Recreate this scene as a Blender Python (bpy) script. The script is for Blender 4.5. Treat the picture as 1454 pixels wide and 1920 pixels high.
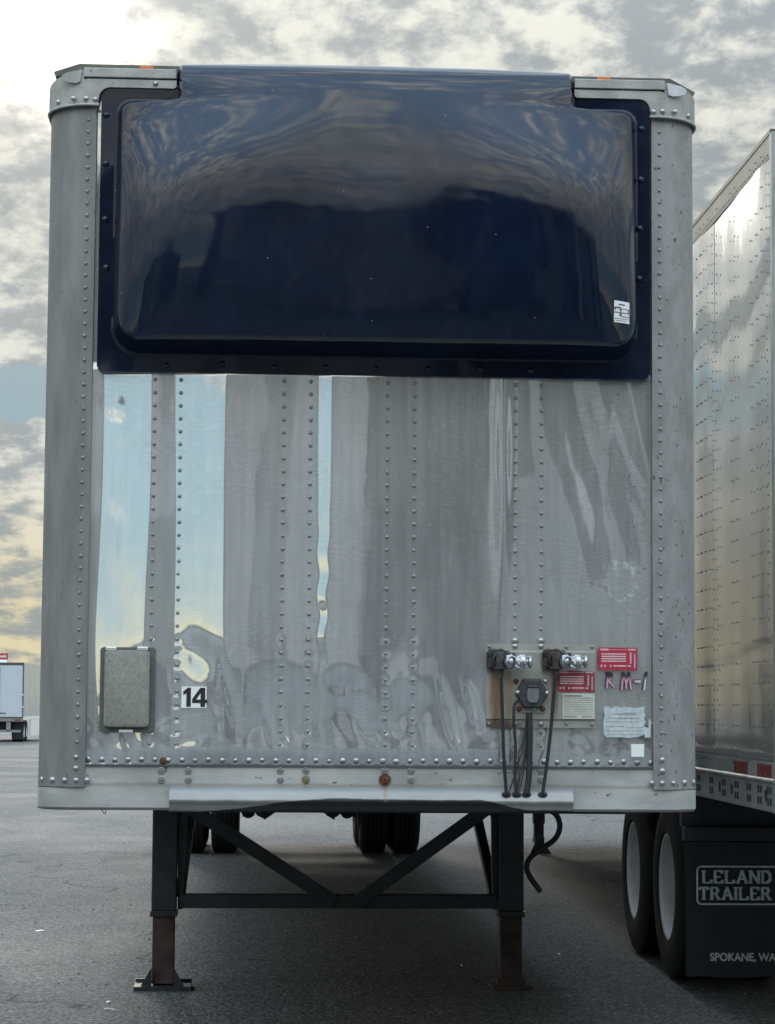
import bpy, bmesh, math, random
import numpy as np
from mathutils import Vector, Matrix, noise
R = math.radians
random.seed(7)
for o in list(bpy.data.objects):
    bpy.data.objects.remove(o)
scn = bpy.context.scene
C = scn.collection

# ------------------------------------------------------------------ camera
CF, CP, CYW, CR = 4205.2, 0.086, 0.0575, 0.0068
CAM = Vector((-0.4487, -8.7886, 1.5119))
F_ = Vector((math.sin(CYW)*math.cos(CP), math.cos(CYW)*math.cos(CP), math.sin(CP)))
R_ = Vector((math.cos(CYW), -math.sin(CYW), 0))
U_ = R_.cross(F_)
R2, U2 = math.cos(CR)*R_+math.sin(CR)*U_, -math.sin(CR)*R_+math.cos(CR)*U_
cam = bpy.data.cameras.new('camera')
camo = bpy.data.objects.new('camera', cam); C.objects.link(camo)
m3 = Matrix((R2, U2, -F_)).transposed()
camo.matrix_world = Matrix.Translation(CAM) @ m3.to_4x4()
cam.sensor_fit = 'VERTICAL'; cam.sensor_height = 24.0; cam.lens = CF/1920*24
cam.clip_start = 0.1; cam.clip_end = 3000
scn.camera = camo
scn.render.resolution_x = 775; scn.render.resolution_y = 1024

def at(u, v, Y=0.0):
    """photo pixel -> point of the plane Y"""
    D = F_ + R2*((u-727)/CF) - U2*((v-960)/CF)
    return CAM + D*((Y-CAM.y)/D.y)

# ------------------------------------------------------------------ light
SUN_AZ, SUN_EL = R(-8.5+3.3), R(16.5)      # azimuth from +Y towards +X
sdir = Vector((math.sin(SUN_AZ)*math.cos(SUN_EL), math.cos(SUN_AZ)*math.cos(SUN_EL), math.sin(SUN_EL)))
sun = bpy.data.lights.new('sun', 'SUN'); sun.energy = .60; sun.angle = R(10); sun.color = (1.0, .93, .82)
suno = bpy.data.objects.new('sun', sun); C.objects.link(suno)
suno.rotation_euler = (-sdir).to_track_quat('-Z', 'Y').to_euler()
scn.view_settings.view_transform = 'Standard'; scn.view_settings.look = 'None'
scn.view_settings.gamma = 1; scn.view_settings.use_curve_mapping = False
scn.view_settings.exposure = 0.30

W = bpy.data.worlds.new('World'); scn.world = W; W.use_nodes = True
class NB:
    """tiny node-graph helper"""
    def __init__(s, tree): s.t = tree; s.n = tree.nodes; s.l = tree.links
    def new(s, typ, ins=None, **kw):
        n = s.n.new(typ)
        for k, v in kw.items(): setattr(n, k, v)
        for k, v in (ins or {}).items():
            if isinstance(v, bpy.types.NodeSocket): s.l.new(v, n.inputs[k])
            else: n.inputs[k].default_value = v
        return n
    def math(s, op, a, b=0.0, c=0.0, clamp=False):
        n = s.n.new('ShaderNodeMath'); n.operation = op; n.use_clamp = clamp
        for i, v in enumerate((a, b, c)):
            if isinstance(v, bpy.types.NodeSocket): s.l.new(v, n.inputs[i])
            else: n.inputs[i].default_value = v
        return n.outputs[0]
    def mix(s, f, a, b, blend='MIX'):
        n = s.n.new('ShaderNodeMix'); n.data_type = 'RGBA'; n.blend_type = blend
        for i, v in ((0, f), (6, a), (7, b)):
            if isinstance(v, bpy.types.NodeSocket): s.l.new(v, n.inputs[i])
            else:
                if i and len(v) == 3: v = (*v, 1)
                n.inputs[i].default_value = v
        return n.outputs[2]
    def smooth(s, x, a, b, lo=0., hi=1.):
        n = s.n.new('ShaderNodeMapRange'); n.interpolation_type = 'SMOOTHSTEP'
        s.l.new(x, n.inputs[0]); n.inputs[1].default_value = a; n.inputs[2].default_value = b
        n.inputs[3].default_value = lo; n.inputs[4].default_value = hi
        return n.outputs[0]
    def noise(s, vec, scale, detail=4, rough=.55, dist=0.0):
        n = s.n.new('ShaderNodeTexNoise')
        if vec is not None: s.l.new(vec, n.inputs['Vector'])
        n.inputs['Scale'].default_value = scale; n.inputs['Detail'].default_value = detail
        n.inputs['Roughness'].default_value = rough; n.inputs['Distortion'].default_value = dist
        return n.outputs[0]
    def mapping(s, vec, scale=(1, 1, 1), loc=(0, 0, 0), rot=(0, 0, 0)):
        n = s.n.new('ShaderNodeMapping'); s.l.new(vec, n.inputs[0])
        n.inputs[1].default_value = loc; n.inputs[2].default_value = rot; n.inputs[3].default_value = scale
        return n.outputs[0]

nb = NB(W.node_tree); W.node_tree.nodes.clear()
sky = nb.new('ShaderNodeTexSky', sky_type='NISHITA', sun_disc=False, sun_elevation=SUN_EL,
             sun_rotation=SUN_AZ % (2*math.pi), air_density=1.0, dust_density=1.5, ozone_density=1.2)
tc = nb.new('ShaderNodeTexCoord')
dirv = tc.outputs['Generated']
sep = nb.new('ShaderNodeSeparateXYZ', {0: dirv})
dz = nb.math('MAXIMUM', sep.outputs[2], 0.0)
den = nb.math('ADD', dz, 0.26)
px = nb.math('DIVIDE', sep.outputs[0], den); py = nb.math('DIVIDE', sep.outputs[1], den)
pv = nb.new('ShaderNodeCombineXYZ', {0: px, 1: py, 2: 0.0}).outputs[0]
n1 = nb.noise(nb.mapping(pv, (1, .8, 1), (3.4, 1.2, 0)), 7.5, 10, .62, .0)
n2 = nb.noise(nb.mapping(pv, (1, .8, 1), (9.1, 4.4, 2)), 19.0, 10, .62, .12)
n3 = nb.noise(nb.mapping(pv, (1, 1, 1), (1.1, 7.4, 5)), 5.5, 6, .55, .1)
# clear bands low in the sky, closed cloud deck above
b1 = nb.smooth(dz, .168, .200); b2 = nb.smooth(dz, .118, .128); b2o = nb.smooth(dz, .135, .150)
low = nb.smooth(dz, .118, .1285, 1, 0)
front = nb.smooth(sep.outputs[1], -.2, .5)
bias = nb.math('ADD', nb.math('MULTIPLY', nb.math('MULTIPLY', nb.smooth(dz, .142, .158), nb.smooth(dz, .34, .7, 1, .35)), .32),
               nb.math('MULTIPLY', nb.math('MULTIPLY', low, front), .30))
cov = nb.math('ADD', nb.math('ADD', nb.math('MULTIPLY', n1, .75), nb.math('MULTIPLY', n2, .22)), bias)
cov = nb.smooth(cov, .56, .70)
dotn = nb.new('ShaderNodeVectorMath', {0: dirv, 1: tuple(sdir)}, operation='DOT_PRODUCT').outputs['Value']
glow = nb.math('POWER', nb.math('MAXIMUM', dotn, 0.0), 1900.0)
glow2 = nb.math('POWER', nb.math('MAXIMUM', dotn, 0.0), 60.0)
shade = nb.math('ADD', nb.math('MULTIPLY', n2, .68), nb.math('MULTIPLY', n3, .32))
ccol = nb.mix(nb.smooth(shade, .425, .60), (.30, .335, .355), (.70, .70, .63))
warm = nb.mix(nb.smooth(dz, .03, .12, 1, 0), ccol, nb.mix(nb.smooth(shade, .4, .6), (.29, .315, .31), (.66, .58, .37)))
nis = nb.new('ShaderNodeVectorMath', {0: sky.outputs[0], 1: (6.0, 6.5, 7.5)}, operation='MINIMUM').outputs[0]
skyc = nb.mix(1.0, nis, (.082, .090, .088), 'MULTIPLY')
skyc = nb.mix(.90, skyc, nb.mix(nb.smooth(dz, .1, .6), (.235, .345, .40), (.22, .31, .42)))
skyc = nb.mix(nb.smooth(dz, .0, .075, 1, 0), skyc, (.58, .545, .37))
tot = nb.mix(cov, skyc, warm)
tot = nb.mix(nb.math('MULTIPLY', glow2, .25), tot, (.72, .70, .62))
tot = nb.mix(nb.math('MULTIPLY', glow, nb.smooth(shade, .30, .55)), tot, (1.5, 1.35, 1.1), 'ADD')
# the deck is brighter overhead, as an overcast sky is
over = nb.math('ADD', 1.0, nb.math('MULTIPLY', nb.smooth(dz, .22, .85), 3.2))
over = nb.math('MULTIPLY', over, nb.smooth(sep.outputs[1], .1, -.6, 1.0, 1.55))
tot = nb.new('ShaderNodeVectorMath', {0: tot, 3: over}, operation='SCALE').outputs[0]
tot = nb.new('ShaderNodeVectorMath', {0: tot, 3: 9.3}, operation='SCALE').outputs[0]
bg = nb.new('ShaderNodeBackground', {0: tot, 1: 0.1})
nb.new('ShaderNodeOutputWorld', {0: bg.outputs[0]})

# ------------------------------------------------------------------ object helpers
def tag(o, label=None, cat=None, group=None, kind=None):
    if label: o['label'] = label
    if cat: o['category'] = cat
    if group: o['group'] = group
    if kind: o['kind'] = kind
    return o
def empty(name, loc=(0, 0, 0), rz=0.0):
    o = bpy.data.objects.new(name, None); C.objects.link(o)
    o.location = loc; o.rotation_euler = (0, 0, rz); o.empty_display_size = .3
    return o
def link(name, mesh, parent=None, loc=(0, 0, 0), rot=(0, 0, 0)):
    o = bpy.data.objects.new(name, mesh); C.objects.link(o)
    o.location = loc; o.rotation_euler = rot
    if parent: o.parent = parent
    return o
class MB:
    def __init__(s): s.v = []; s.f = []
    def add(s, vs, fs):
        b = len(s.v); s.v += [tuple(v) for v in vs]; s.f += [tuple(i+b for i in f) for f in fs]; return s
    def box(s, a, b, M=None):
        vs = [Vector((x, y, z)) for x in (a[0], b[0]) for y in (a[1], b[1]) for z in (a[2], b[2])]
        if M is not None: vs = [M @ v for v in vs]
        return s.add(vs, [(0, 1, 3, 2), (4, 6, 7, 5), (0, 4, 5, 1), (2, 3, 7, 6), (0, 2, 6, 4), (1, 5, 7, 3)])
    def bar(s, p, q, w, h, up=(0, 1, 0)):
        p, q = Vector(p), Vector(q); d = (q-p).normalized(); up = Vector(up)
        a = d.cross(up).normalized(); b = a.cross(d).normalized()
        vs = [c + a*i*w/2 + b*j*h/2 for c in (p, q) for i, j in ((-1, -1), (1, -1), (1, 1), (-1, 1))]
        return s.add(vs, [(0, 1, 2, 3), (7, 6, 5, 4), (0, 4, 5, 1), (1, 5, 6, 2), (2, 6, 7, 3), (3, 7, 4, 0)])
    def tube(s, pts, r, n=8, cap=True):
        pts = [Vector(p) for p in pts]; rs = r if isinstance(r, (list, tuple)) else [r]*len(pts)
        b = len(s.v); prev = None
        for i, p in enumerate(pts):
            d = (pts[min(i+1, len(pts)-1)]-pts[max(i-1, 0)]).normalized()
            if prev is None:
                a = d.orthogonal().normalized()
            else:
                a = (prev - d*prev.dot(d)).normalized()
            prev = a; c = d.cross(a)
            for k in range(n):
                t = 2*math.pi*k/n; s.v.append(tuple(p + (a*math.cos(t)+c*math.sin(t))*rs[i]))
        for i in range(len(pts)-1):
            for k in range(n):
                s.f.append((b+i*n+k, b+i*n+(k+1) % n, b+(i+1)*n+(k+1) % n, b+(i+1)*n+k))
        if cap:
            s.f.append(tuple(b+k for k in range(n))[::-1]); s.f.append(tuple(b+(len(pts)-1)*n+k for k in range(n)))
        return s
    def lathe(s, prof, axis='X', n=32, c=(0, 0, 0), a0=0):
        """prof: (along, radius)"""
        b = len(s.v)
        for (t, r) in prof:
            for k in range(n):
                a = a0+2*math.pi*k/n; ca, sa = r*math.cos(a), r*math.sin(a)
                p = {'X': (t, ca, sa), 'Y': (ca, t, sa), 'Z': (ca, sa, t)}[axis]
                s.v.append((p[0]+c[0], p[1]+c[1], p[2]+c[2]))
        for i in range(len(prof)-1):
            for k in range(n):
                s.f.append((b+i*n+k, b+i*n+(k+1) % n, b+(i+1)*n+(k+1) % n, b+(i+1)*n+k))
        return s
    def prism(s, poly, y0, y1):
        """poly in (x,z), extruded along y"""
        n = len(poly); b = len(s.v)
        s.v += [(x, y0, z) for x, z in poly]+[(x, y1, z) for x, z in poly]
        s.f.append(tuple(b+i for i in range(n))); s.f.append(tuple(b+n+i for i in range(n))[::-1])
        for i in range(n): s.f.append((b+i, b+n+i, b+n+(i+1) % n, b+(i+1) % n))
        return s
    def sheet(s, prof, z0, z1):
        """plan profile (x,y) run between two heights; z may be functions of the index"""
        b = len(s.v); n = len(prof)
        for i, (x, y) in enumerate(prof):
            s.v.append((x, y, z0(i) if callable(z0) else z0)); s.v.append((x, y, z1(i) if callable(z1) else z1))
        for i in range(n-1): s.f.append((b+2*i, b+2*i+2, b+2*i+3, b+2*i+1))
        return s
    def mesh(s, name, m, smooth=None, bevel=0.0, fixn=True):
        me = bpy.data.meshes.new(name); me.from_pydata(s.v, [], s.f)
        if bevel or fixn:
            bm = bmesh.new(); bm.from_mesh(me)
            if fixn: bmesh.ops.recalc_face_normals(bm, faces=bm.faces)
            if bevel: bmesh.ops.bevel(bm, geom=[e for e in bm.edges if len(e.link_faces) == 2 and e.calc_face_angle() > .5], offset=bevel, segments=2, affect='EDGES', profile=.5, clamp_overlap=True)
            bm.to_mesh(me); bm.free()
        if m: me.materials.append(m)
        if smooth is not None:
            me.polygons.foreach_set('use_smooth', [True]*len(me.polygons)); me.set_sharp_from_angle(angle=R(smooth))
        me.update(); return me
    def obj(s, name, m, parent=None, smooth=None, bevel=0.0, fixn=True):
        return link(name, s.mesh(name, m, smooth, bevel, fixn), parent)
def grid_mesh(name, X, Y, Z, m, keep=None, smooth=True):
    h, w = X.shape
    idx = np.arange(h*w).reshape(h, w)
    q = np.stack([idx[:-1, :-1], idx[:-1, 1:], idx[1:, 1:], idx[1:, :-1]], -1).reshape(-1, 4)
    if keep is not None: q = q[keep.reshape(-1)]
    me = bpy.data.meshes.new(name)
    me.from_pydata(np.stack([X, Y, Z], -1).reshape(-1, 3).tolist(), [], q.tolist())
    if smooth: me.polygons.foreach_set('use_smooth', [True]*len(me.polygons))
    if m: me.materials.append(m)
    me.update(); return me
def rot_poly(cx, cz, w, h, r, n=5):
    out = []
    for (sx, sz, a0) in ((1, 1, 0), (-1, 1, 90), (-1, -1, 180), (1, -1, 270)):
        for k in range(n+1):
            a = R(a0+90*k/n); out.append((cx+sx*(w/2-r)+r*math.cos(a), cz+sz*(h/2-r)+r*math.sin(a)))
    return out

# ------------------------------------------------------------------ materials
def mat(name, col, rough=.6, metal=0.0, spec=.5, var=0.0, vscale=8.0, bump=0.0, bscale=60.0, specks=0.0, speckcol=(.03, .03, .03), speckscale=70, rscale=(1, 1, 1), ior=None):
    m = bpy.data.materials.new(name); m.use_nodes = True; b = NB(m.node_tree); bs = m.node_tree.nodes['Principled BSDF']
    co = b.new('ShaderNodeTexCoord').outputs['Object']
    co = b.mapping(co, rscale)
    c = None
    if var:
        n = b.noise(co, vscale, 6, .6)
        f = b.smooth(n, .3, .7)
        c = b.mix(f, tuple(max(0, x*(1-var)) for x in col), tuple(min(1, x*(1+var)) for x in col))
    if specks:
        n = b.noise(co, speckscale, 3, .6)
        g = b.noise(co, 3.0, 2, .5)
        f = b.smooth(b.math('ADD', n, b.math('MULTIPLY', g, .12)), .78-specks*.14, .82-specks*.12)
        c = b.mix(f, c if c is not None else col, speckcol)
    if c is not None: b.l.new(c, bs.inputs['Base Color'])
    else: bs.inputs['Base Color'].default_value = (*col, 1)
    bs.inputs['Roughness'].default_value = rough; bs.inputs['Metallic'].default_value = metal
    bs.inputs['Specular IOR Level'].default_value = spec
    if ior: bs.inputs['IOR'].default_value = ior
    if bump:
        bn = b.new('ShaderNodeBump', {'Height': b.noise(co, bscale, 5, .6), 'Strength': bump, 'Distance': .004})
        b.l.new(bn.outputs[0], bs.inputs['Normal'])
    m['nb'] = 1
    return m
def bsdf(m): return m.node_tree.nodes['Principled BSDF']
def base_mix(m, fn):
    """replace base colour by fn(nb, current_socket_or_value, object_coord)"""
    b = NB(m.node_tree); s = bsdf(m).inputs['Base Color']
    cur = s.links[0].from_socket if s.links else tuple(s.default_value)[:3]
    co = b.new('ShaderNodeTexCoord').outputs['Object']
    b.l.new(fn(b, cur, co), s)
def stains(m, items):
    """items: (x, z, half width, up, down, colour, strength): shaped rust runs and blots"""
    def fn(b, cur, co):
        sp = b.new('ShaderNodeSeparateXYZ', {0: co}); X, Z = sp.outputs[0], sp.outputs[2]
        nz = b.math('MULTIPLY', b.math('SUBTRACT', b.noise(b.mapping(co, (1, 1, .25)), 60, 4, .6), .5), .5)
        nf = b.math('MULTIPLY', b.math('SUBTRACT', b.noise(b.mapping(co, (1, 1, .06)), 160, 3, .6), .5), .9)
        for (x, z, hw, up, dn, col, st) in items:
            dx = b.math('DIVIDE', b.math('ABSOLUTE', b.math('SUBTRACT', X, x)), hw)
            dzp = b.math('SUBTRACT', Z, z)
            d = b.math('MAXIMUM', b.math('DIVIDE', dzp, up), b.math('DIVIDE', b.math('MULTIPLY', dzp, -1), dn))
            r = b.math('ADD', b.math('ADD', b.math('POWER', dx, 2), b.math('POWER', d, 2)), b.math('ADD', nz, nf))
            cur = b.mix(b.smooth(r, 1.1, .1, 0, st), cur, col)
        return cur
    base_mix(m, fn)

def metal_sheet(name, refl=.5, rough=.07, base=(.80, .82, .83), dull=(.46, .49, .50), wideness=.5, RING=.22, scuff=None):
    m = bpy.data.materials.new(name); m.use_nodes = True; b = NB(m.node_tree); b.n.clear()
    co = b.new('ShaderNodeTexCoord').outputs['Object']
    big = b.noise(b.mapping(co, (1, 1, .35)), 1.6, 5, .6)
    str_ = b.noise(b.mapping(co, (5.0, 1, .35)), 6.0, 5, .6)
    fine = b.noise(co, 240, 3, .7)
    rings = b.new('ShaderNodeTexWave', {0: b.mapping(co, (.35, 1, 1)), 'Scale': 15.0, 'Distortion': 30.0, 'Detail': 1.0, 'Detail Scale': .95, 'Detail Roughness': .4}, bands_direction='Z').outputs[1]
    rings = b.math('MULTIPLY', rings, b.smooth(b.noise(co, 2.6, 2, .5), .42, .58, .15, 1))
    dust = b.noise(co, 55, 4, .7)
    dc = b.mix(b.smooth(str_, .3, .7), tuple(x*.86 for x in dull), tuple(x*1.1 for x in dull))
    dc = b.mix(b.math('MULTIPLY', rings, RING), dc, tuple(x*.70 for x in dull))
    dc = b.mix(b.smooth(dust, .66, .76, 0, .35), dc, (.10, .11, .11))
    if scuff:
        sp = b.new('ShaderNodeSeparateXYZ', {0: co}); qx = b.math('SUBTRACT', sp.outputs[0], scuff[0]); qz = b.math('SUBTRACT', sp.outputs[2], scuff[1])
        rr = b.math('SQRT', b.math('ADD', b.math('POWER', qx, 2), b.math('POWER', qz, 2)))
        rr = b.math('ADD', rr, b.math('MULTIPLY', b.math('SUBTRACT', b.noise(co, 16, 6, .75), .5), .11))
        ringm = b.math('MULTIPLY', b.smooth(b.math('ABSOLUTE', b.math('SUBTRACT', rr, scuff[2])), .016, .003, 0, .65), b.smooth(b.noise(co, 45, 5, .75), .44, .60))
        pit = b.math('MULTIPLY', b.smooth(sp.outputs[0], .72, 1.05), b.smooth(b.noise(co, 60, 4, .7), .60, .68))
        dc = b.mix(pit, dc, (.20, .21, .21)); dc = b.mix(ringm, dc, (.95, .97, .97))
    dif = b.new('ShaderNodeBsdfDiffuse', {0: dc})
    wide = b.new('ShaderNodeBsdfGlossy', {0: dc, 1: .42})
    bump = b.new('ShaderNodeBump', {'Height': b.noise(b.mapping(co, (1, 1, .5)), 5.5, 3, .5), 'Strength': .10, 'Distance': .01})
    bcol = b.mix(b.math('MULTIPLY', rings, RING*.35), base, tuple(x*.6 for x in base))
    sharp = b.new('ShaderNodeBsdfGlossy', {0: bcol, 1: rough, 'Normal': bump.outputs[0]})
    d1 = b.new('ShaderNodeMixShader', {0: wideness, 1: dif.outputs[0], 2: wide.outputs[0]})
    f = b.math('ADD', b.math('MULTIPLY', b.math('SUBTRACT', big, .5), .25), refl)
    f = b.math('SUBTRACT', f, b.smooth(dust, .6, .75, 0, .22))
    f = b.math('SUBTRACT', f, b.math('MULTIPLY', fine, .02), clamp=True)
    if scuff: f = b.math('SUBTRACT', f, b.math('ADD', b.math('MULTIPLY', ringm, .35), b.math('MULTIPLY', pit, .2)), clamp=True)
    mx = b.new('ShaderNodeMixShader', {0: f, 1: d1.outputs[0], 2: sharp.outputs[0]})
    b.new('ShaderNodeOutputMaterial', {0: mx.outputs[0]})
    return m

M_skin = metal_sheet('polished_aluminium', .68, .04, dull=(.80, .83, .83), RING=.42, scuff=(.988, 2.005, .070))
M_side = metal_sheet('side_aluminium', .82, .07, base=(.92, .91, .89), dull=(.62, .62, .60), wideness=.06, RING=.05)
M_post = mat('weathered_aluminium', (.225, .228, .222), .55, .35, .5, .16, 14, .35, 160, .30, (.11, .11, .11), 60, (1, 1, .22))
M_post2 = mat('pitted_aluminium', (.285, .29, .285), .55, .35, .5, .14, 14, .35, 160, .62, (.07, .07, .07), 75, (1, 1, .5))
M_rail = mat('dull_aluminium_rail', (.43, .435, .42), .5, .3, .5, .24, 6, .2, 120, .32, (.15, .14, .12), 50, (.4, 1, 1))
M_cap = mat('cast_aluminium', (.36, .36, .34), .5, .35, .5, .18, 12, .3, 140, .3, (.10, .10, .09), 60)
M_bump = mat('bumper_aluminium', (.30, .30, .295), .55, .55, .5, .12, 5, .1, 90, .1, (.2, .19, .17), 40, (.3, 1, 1))
M_grime = mat('black_grease', (.012, .013, .015), .45, 0, .5, .3, 9, .3, 60)
M_rivet = mat('rivet_aluminium', (.27, .275, .27), .45, .5)
M_riv_b = mat('bright_rivet', (.42, .43, .43), .35, .8)
M_rust = mat('rusty_bolt', (.13, .055, .03), .8, .1, .3, .4, 60, .5, 200)
M_dark = mat('painted_black_steel', (.024, .027, .032), .5, 0, .5, .35, 9, .3, 80)
M_rustleg = mat('rusty_black_steel', (.058, .040, .034), .7, .1, .4, .5, 8, .4, 70, .6, (.12, .06, .04), 9)
M_rubber = mat('tyre_rubber', (.016, .017, .018), .75, 0, .3, .3, 10, .3, 60)
M_cable = mat('black_hose', (.016, .017, .019), .5, 0, .5, .2, 20)
M_chrome = mat('worn_chrome', (.50, .51, .52), .30, .85, .5, .35, 60, .5, 120)
M_iron = mat('dark_cast_iron', (.055, .055, .058), .55, .4, .5, .4, 60, .5, 140)
M_irust = mat('rusty_cast_iron', (.060, .048, .042), .65, .3, .4, .5, 60, .5, 140)
M_sock = mat('grey_socket_housing', (.040, .044, .050), .5, 0, .5, .15, 30, .2, 160)
M_lid = mat('grey_socket_lid', (.14, .15, .16), .45, 0, .5, .1, 30)
M_plate = mat('stained_plate', (.36, .36, .32), .5, .4, .5, .12, 8, .2, 120, .2, (.2, .17, .12), 50)
M_box = mat('mottled_document_box', (.25, .25, .22), .6, .1, .4, .16, 90, .3, 200, .55, (.13, .13, .11), 60)
M_boxr = mat('document_box_frame', (.13, .135, .125), .6, .2, .4, .16, 60, .2, 200)
M_white = mat('white_vinyl', (.86, .87, .86), .45, 0, .5, .04, 12)
M_paper = mat('yellowed_label_paper', (.56, .57, .50), .6, 0, .3, .1, 40)
M_torn = mat('torn_label_paper', (.52, .57, .58), .65, 0, .3, .14, 50, .5, 90)
M_black = mat('black_print', (.015, .016, .018), .5)
M_grey = mat('grey_print', (.26, .28, .29), .6)
M_grey2 = mat('dark_grey_print', (.14, .15, .16), .6)
M_redst = mat('red_vinyl', (.43, .028, .06), .45, 0, .5, .12, 20)
M_redst2 = mat('faded_red_vinyl', (.30, .045, .06), .55, 0, .4, .25, 20)
M_pinkp = mat('pink_white_print', (.72, .55, .57), .55)
M_orange = mat('amber_lens', (.62, .16, .03), .3, 0, .5)
M_roof = mat('roof_metal', (.13, .135, .115), .6, .3, .4, .2, 9, .2, 80)
M_wheel = mat('grey_white_rim_paint', (.70, .71, .71), .5, 0, .5, .08, 5, .1, 60, .12, (.12, .11, .1), 20)
M_flap = mat('black_mud_flap', (.012, .017, .021), .5, 0, .5, .15, 9, .2, 90)
M_flapt = mat('grey_flap_print', (.62, .68, .69), .7, 0, .3, .2, 40)
M_redtape = mat('red_reflective_tape', (.26, .03, .035), .5, 0, .5, .25, 30)
M_wtape = mat('white_reflective_tape', (.42, .43, .43), .5, 0, .5, .1, 30)
M_cream = mat('cream_rail_paint', (.36, .34, .275), .7, 0, .5, .08, 3, .1, 60, .1, (.3, .27, .2), 12)
M_grrail = mat('grey_lower_rail', (.36, .37, .36), .6, 0, .5, .15, 5, .2, 80)
M_wbody = mat('white_trailer_paint', (.50, .55, .60), .45, 0, .5, .03, 2)
M_wside = mat('white_trailer_side', (.45, .50, .51), .22, .1, .6, .05, 1)
M_dkgrey = mat('dark_grey_steel', (.07, .075, .08), .6)
M_slot = mat('dark_slot', (.03, .032, .035), .7)
M_litter = mat('white_litter', (.75, .75, .74), .7)

# navy fairing: chalky gelcoat over gloss, with small chips
M_navy = mat('navy_gelcoat', (.004, .0095, .026), .13, 0, .62, .25, 3.0, 0.0)
def navy(b, cur, co):
    ch = b.new('ShaderNodeTexVoronoi', {0: co, 'Scale': 12.0}, feature='F1').outputs['Distance']
    fl = b.noise(b.mapping(co, (1, 1, .3)), 22, 5, .7)
    cur = b.mix(b.smooth(fl, .45, .8, 0, .45), cur, (.012, .020, .050))
    return b.mix(b.smooth(ch, .026, .016), cur, (.45, .46, .48))
base_mix(M_navy, navy)
_b = NB(M_navy.node_tree); _s = bsdf(M_navy)
_co = _b.new('ShaderNodeTexCoord').outputs['Object']
_rn = _b.noise(_b.mapping(_co, (1, 1, .3)), 5, 5, .65)
_b.l.new(_b.smooth(_rn, .35, .8, .05, .15), _s.inputs['Roughness'])
_bn = _b.new('ShaderNodeBump', {'Height': _b.noise(_b.mapping(_co, (1, 1, 1.4)), 2.6, 2, .4), 'Strength': .22, 'Distance': .03})
_b.l.new(_bn.outputs[0], _s.inputs['Normal'])
_s.inputs['IOR'].default_value = 1.42

# asphalt
M_asph = bpy.data.materials.new('worn_asphalt'); M_asph.use_nodes = True
b = NB(M_asph.node_tree); bs = bsdf(M_asph)
co = b.new('ShaderNodeTexCoord').outputs['Object']
ag = b.new('ShaderNodeTexVoronoi', {0: co, 'Scale': 68.0}, feature='F1')
ag2 = b.new('ShaderNodeTexVoronoi', {0: co, 'Scale': 38.0}, feature='F1')
stone = b.new('ShaderNodeSeparateColor', {0: ag.outputs['Color']}).outputs[0]
stone2 = b.new('ShaderNodeSeparateColor', {0: ag2.outputs['Color']}).outputs[0]
patch = b.noise(b.mapping(co, (1, .5, 1)), .55, 6, .6)
med = b.noise(co, 7, 5, .65)
c = b.mix(b.smooth(patch, .35, .65), (.104, .106, .106), (.135, .133, .127))
c = b.mix(b.math('MULTIPLY', b.smooth(med, .35, .7), .45), c, (.165, .162, .155))
c = b.mix(b.math('MULTIPLY', b.smooth(b.noise(co, 34, 4, .7), .50, .66), .55), c, (.060, .062, .064))
c = b.mix(b.smooth(stone, .55, 1.0, 0, .75), c, (.30, .295, .28))
c = b.mix(b.smooth(stone, .34, .0, 0, .85), c, (.035, .035, .038))
c = b.mix(b.smooth(stone2, .975, .99, 0, .6), c, (.34, .335, .32))
c = b.mix(b.smooth(b.noise(co, 3.2, 2, .4), .71, .74, 0, .8), c, (.03, .03, .032))
cv = b.new('ShaderNodeVectorMath', {0: co, 1: b.new('ShaderNodeVectorMath', {0: b.new('ShaderNodeTexNoise', {'Vector': co, 'Scale': 1.6, 'Detail': 6.0}).outputs['Color'], 3: 1.4}, operation='SCALE').outputs[0]}, operation='ADD').outputs[0]
ck = b.new('ShaderNodeTexVoronoi', {0: b.mapping(cv, (.6, 1, 0)), 'Scale': .32}, feature='DISTANCE_TO_EDGE').outputs['Distance']
crk = b.math('MULTIPLY', b.smooth(ck, .006, .002), b.smooth(b.noise(co, .8, 3, .5), .47, .55))
c = b.mix(b.math('MULTIPLY', crk, .7), c, (.03, .03, .03))
oil = b.noise(b.mapping(co, (1, .8, 1), (4, 2, 0)), 1.1, 5, .6)
c = b.mix(b.smooth(oil, .60, .72, 0, .45), c, (.045, .045, .047))
gr = b.noise(co, 46, 5, .75)
c = b.mix(1.0, c, b.mix(b.smooth(gr, .34, .66), (.42, .44, .46), (1.16, 1.20, 1.23)), 'MULTIPLY')
b.l.new(c, bs.inputs['Base Color'])
bs.inputs['Specular IOR Level'].default_value = .15
b.l.new(b.smooth(patch, .3, .7, .66, .80), bs.inputs['Roughness'])
hgt = b.math('ADD', b.math('MULTIPLY', ag.outputs['Distance'], -1.0), b.math('MULTIPLY', crk, -1.5))
bn = b.new('ShaderNodeBump', {'Height': hgt, 'Strength': .8, 'Distance': .006})
b.l.new(bn.outputs[0], bs.inputs['Normal'])

# ------------------------------------------------------------------ ground
def gz(y): return -.0052*max(0., min(y, 140)-20.)
xs = np.array([-1500, -400, -120, -60, -30, -15, -8, -4, 0, 4, 8, 15, 30, 60, 120, 400, 1500.])
ys = np.array([-1500, -400, -100, -40, -20, -10, 0, 10, 20, 30, 45, 60, 80, 100, 120, 140, 400, 1500.])
GX, GY = np.meshgrid(xs, ys); GZ = np.vectorize(gz)(GY)
tag(link('ground', grid_mesh('ground', GX, GY, GZ, M_asph)), 'grey worn asphalt of the trailer yard', kind='structure')

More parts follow.
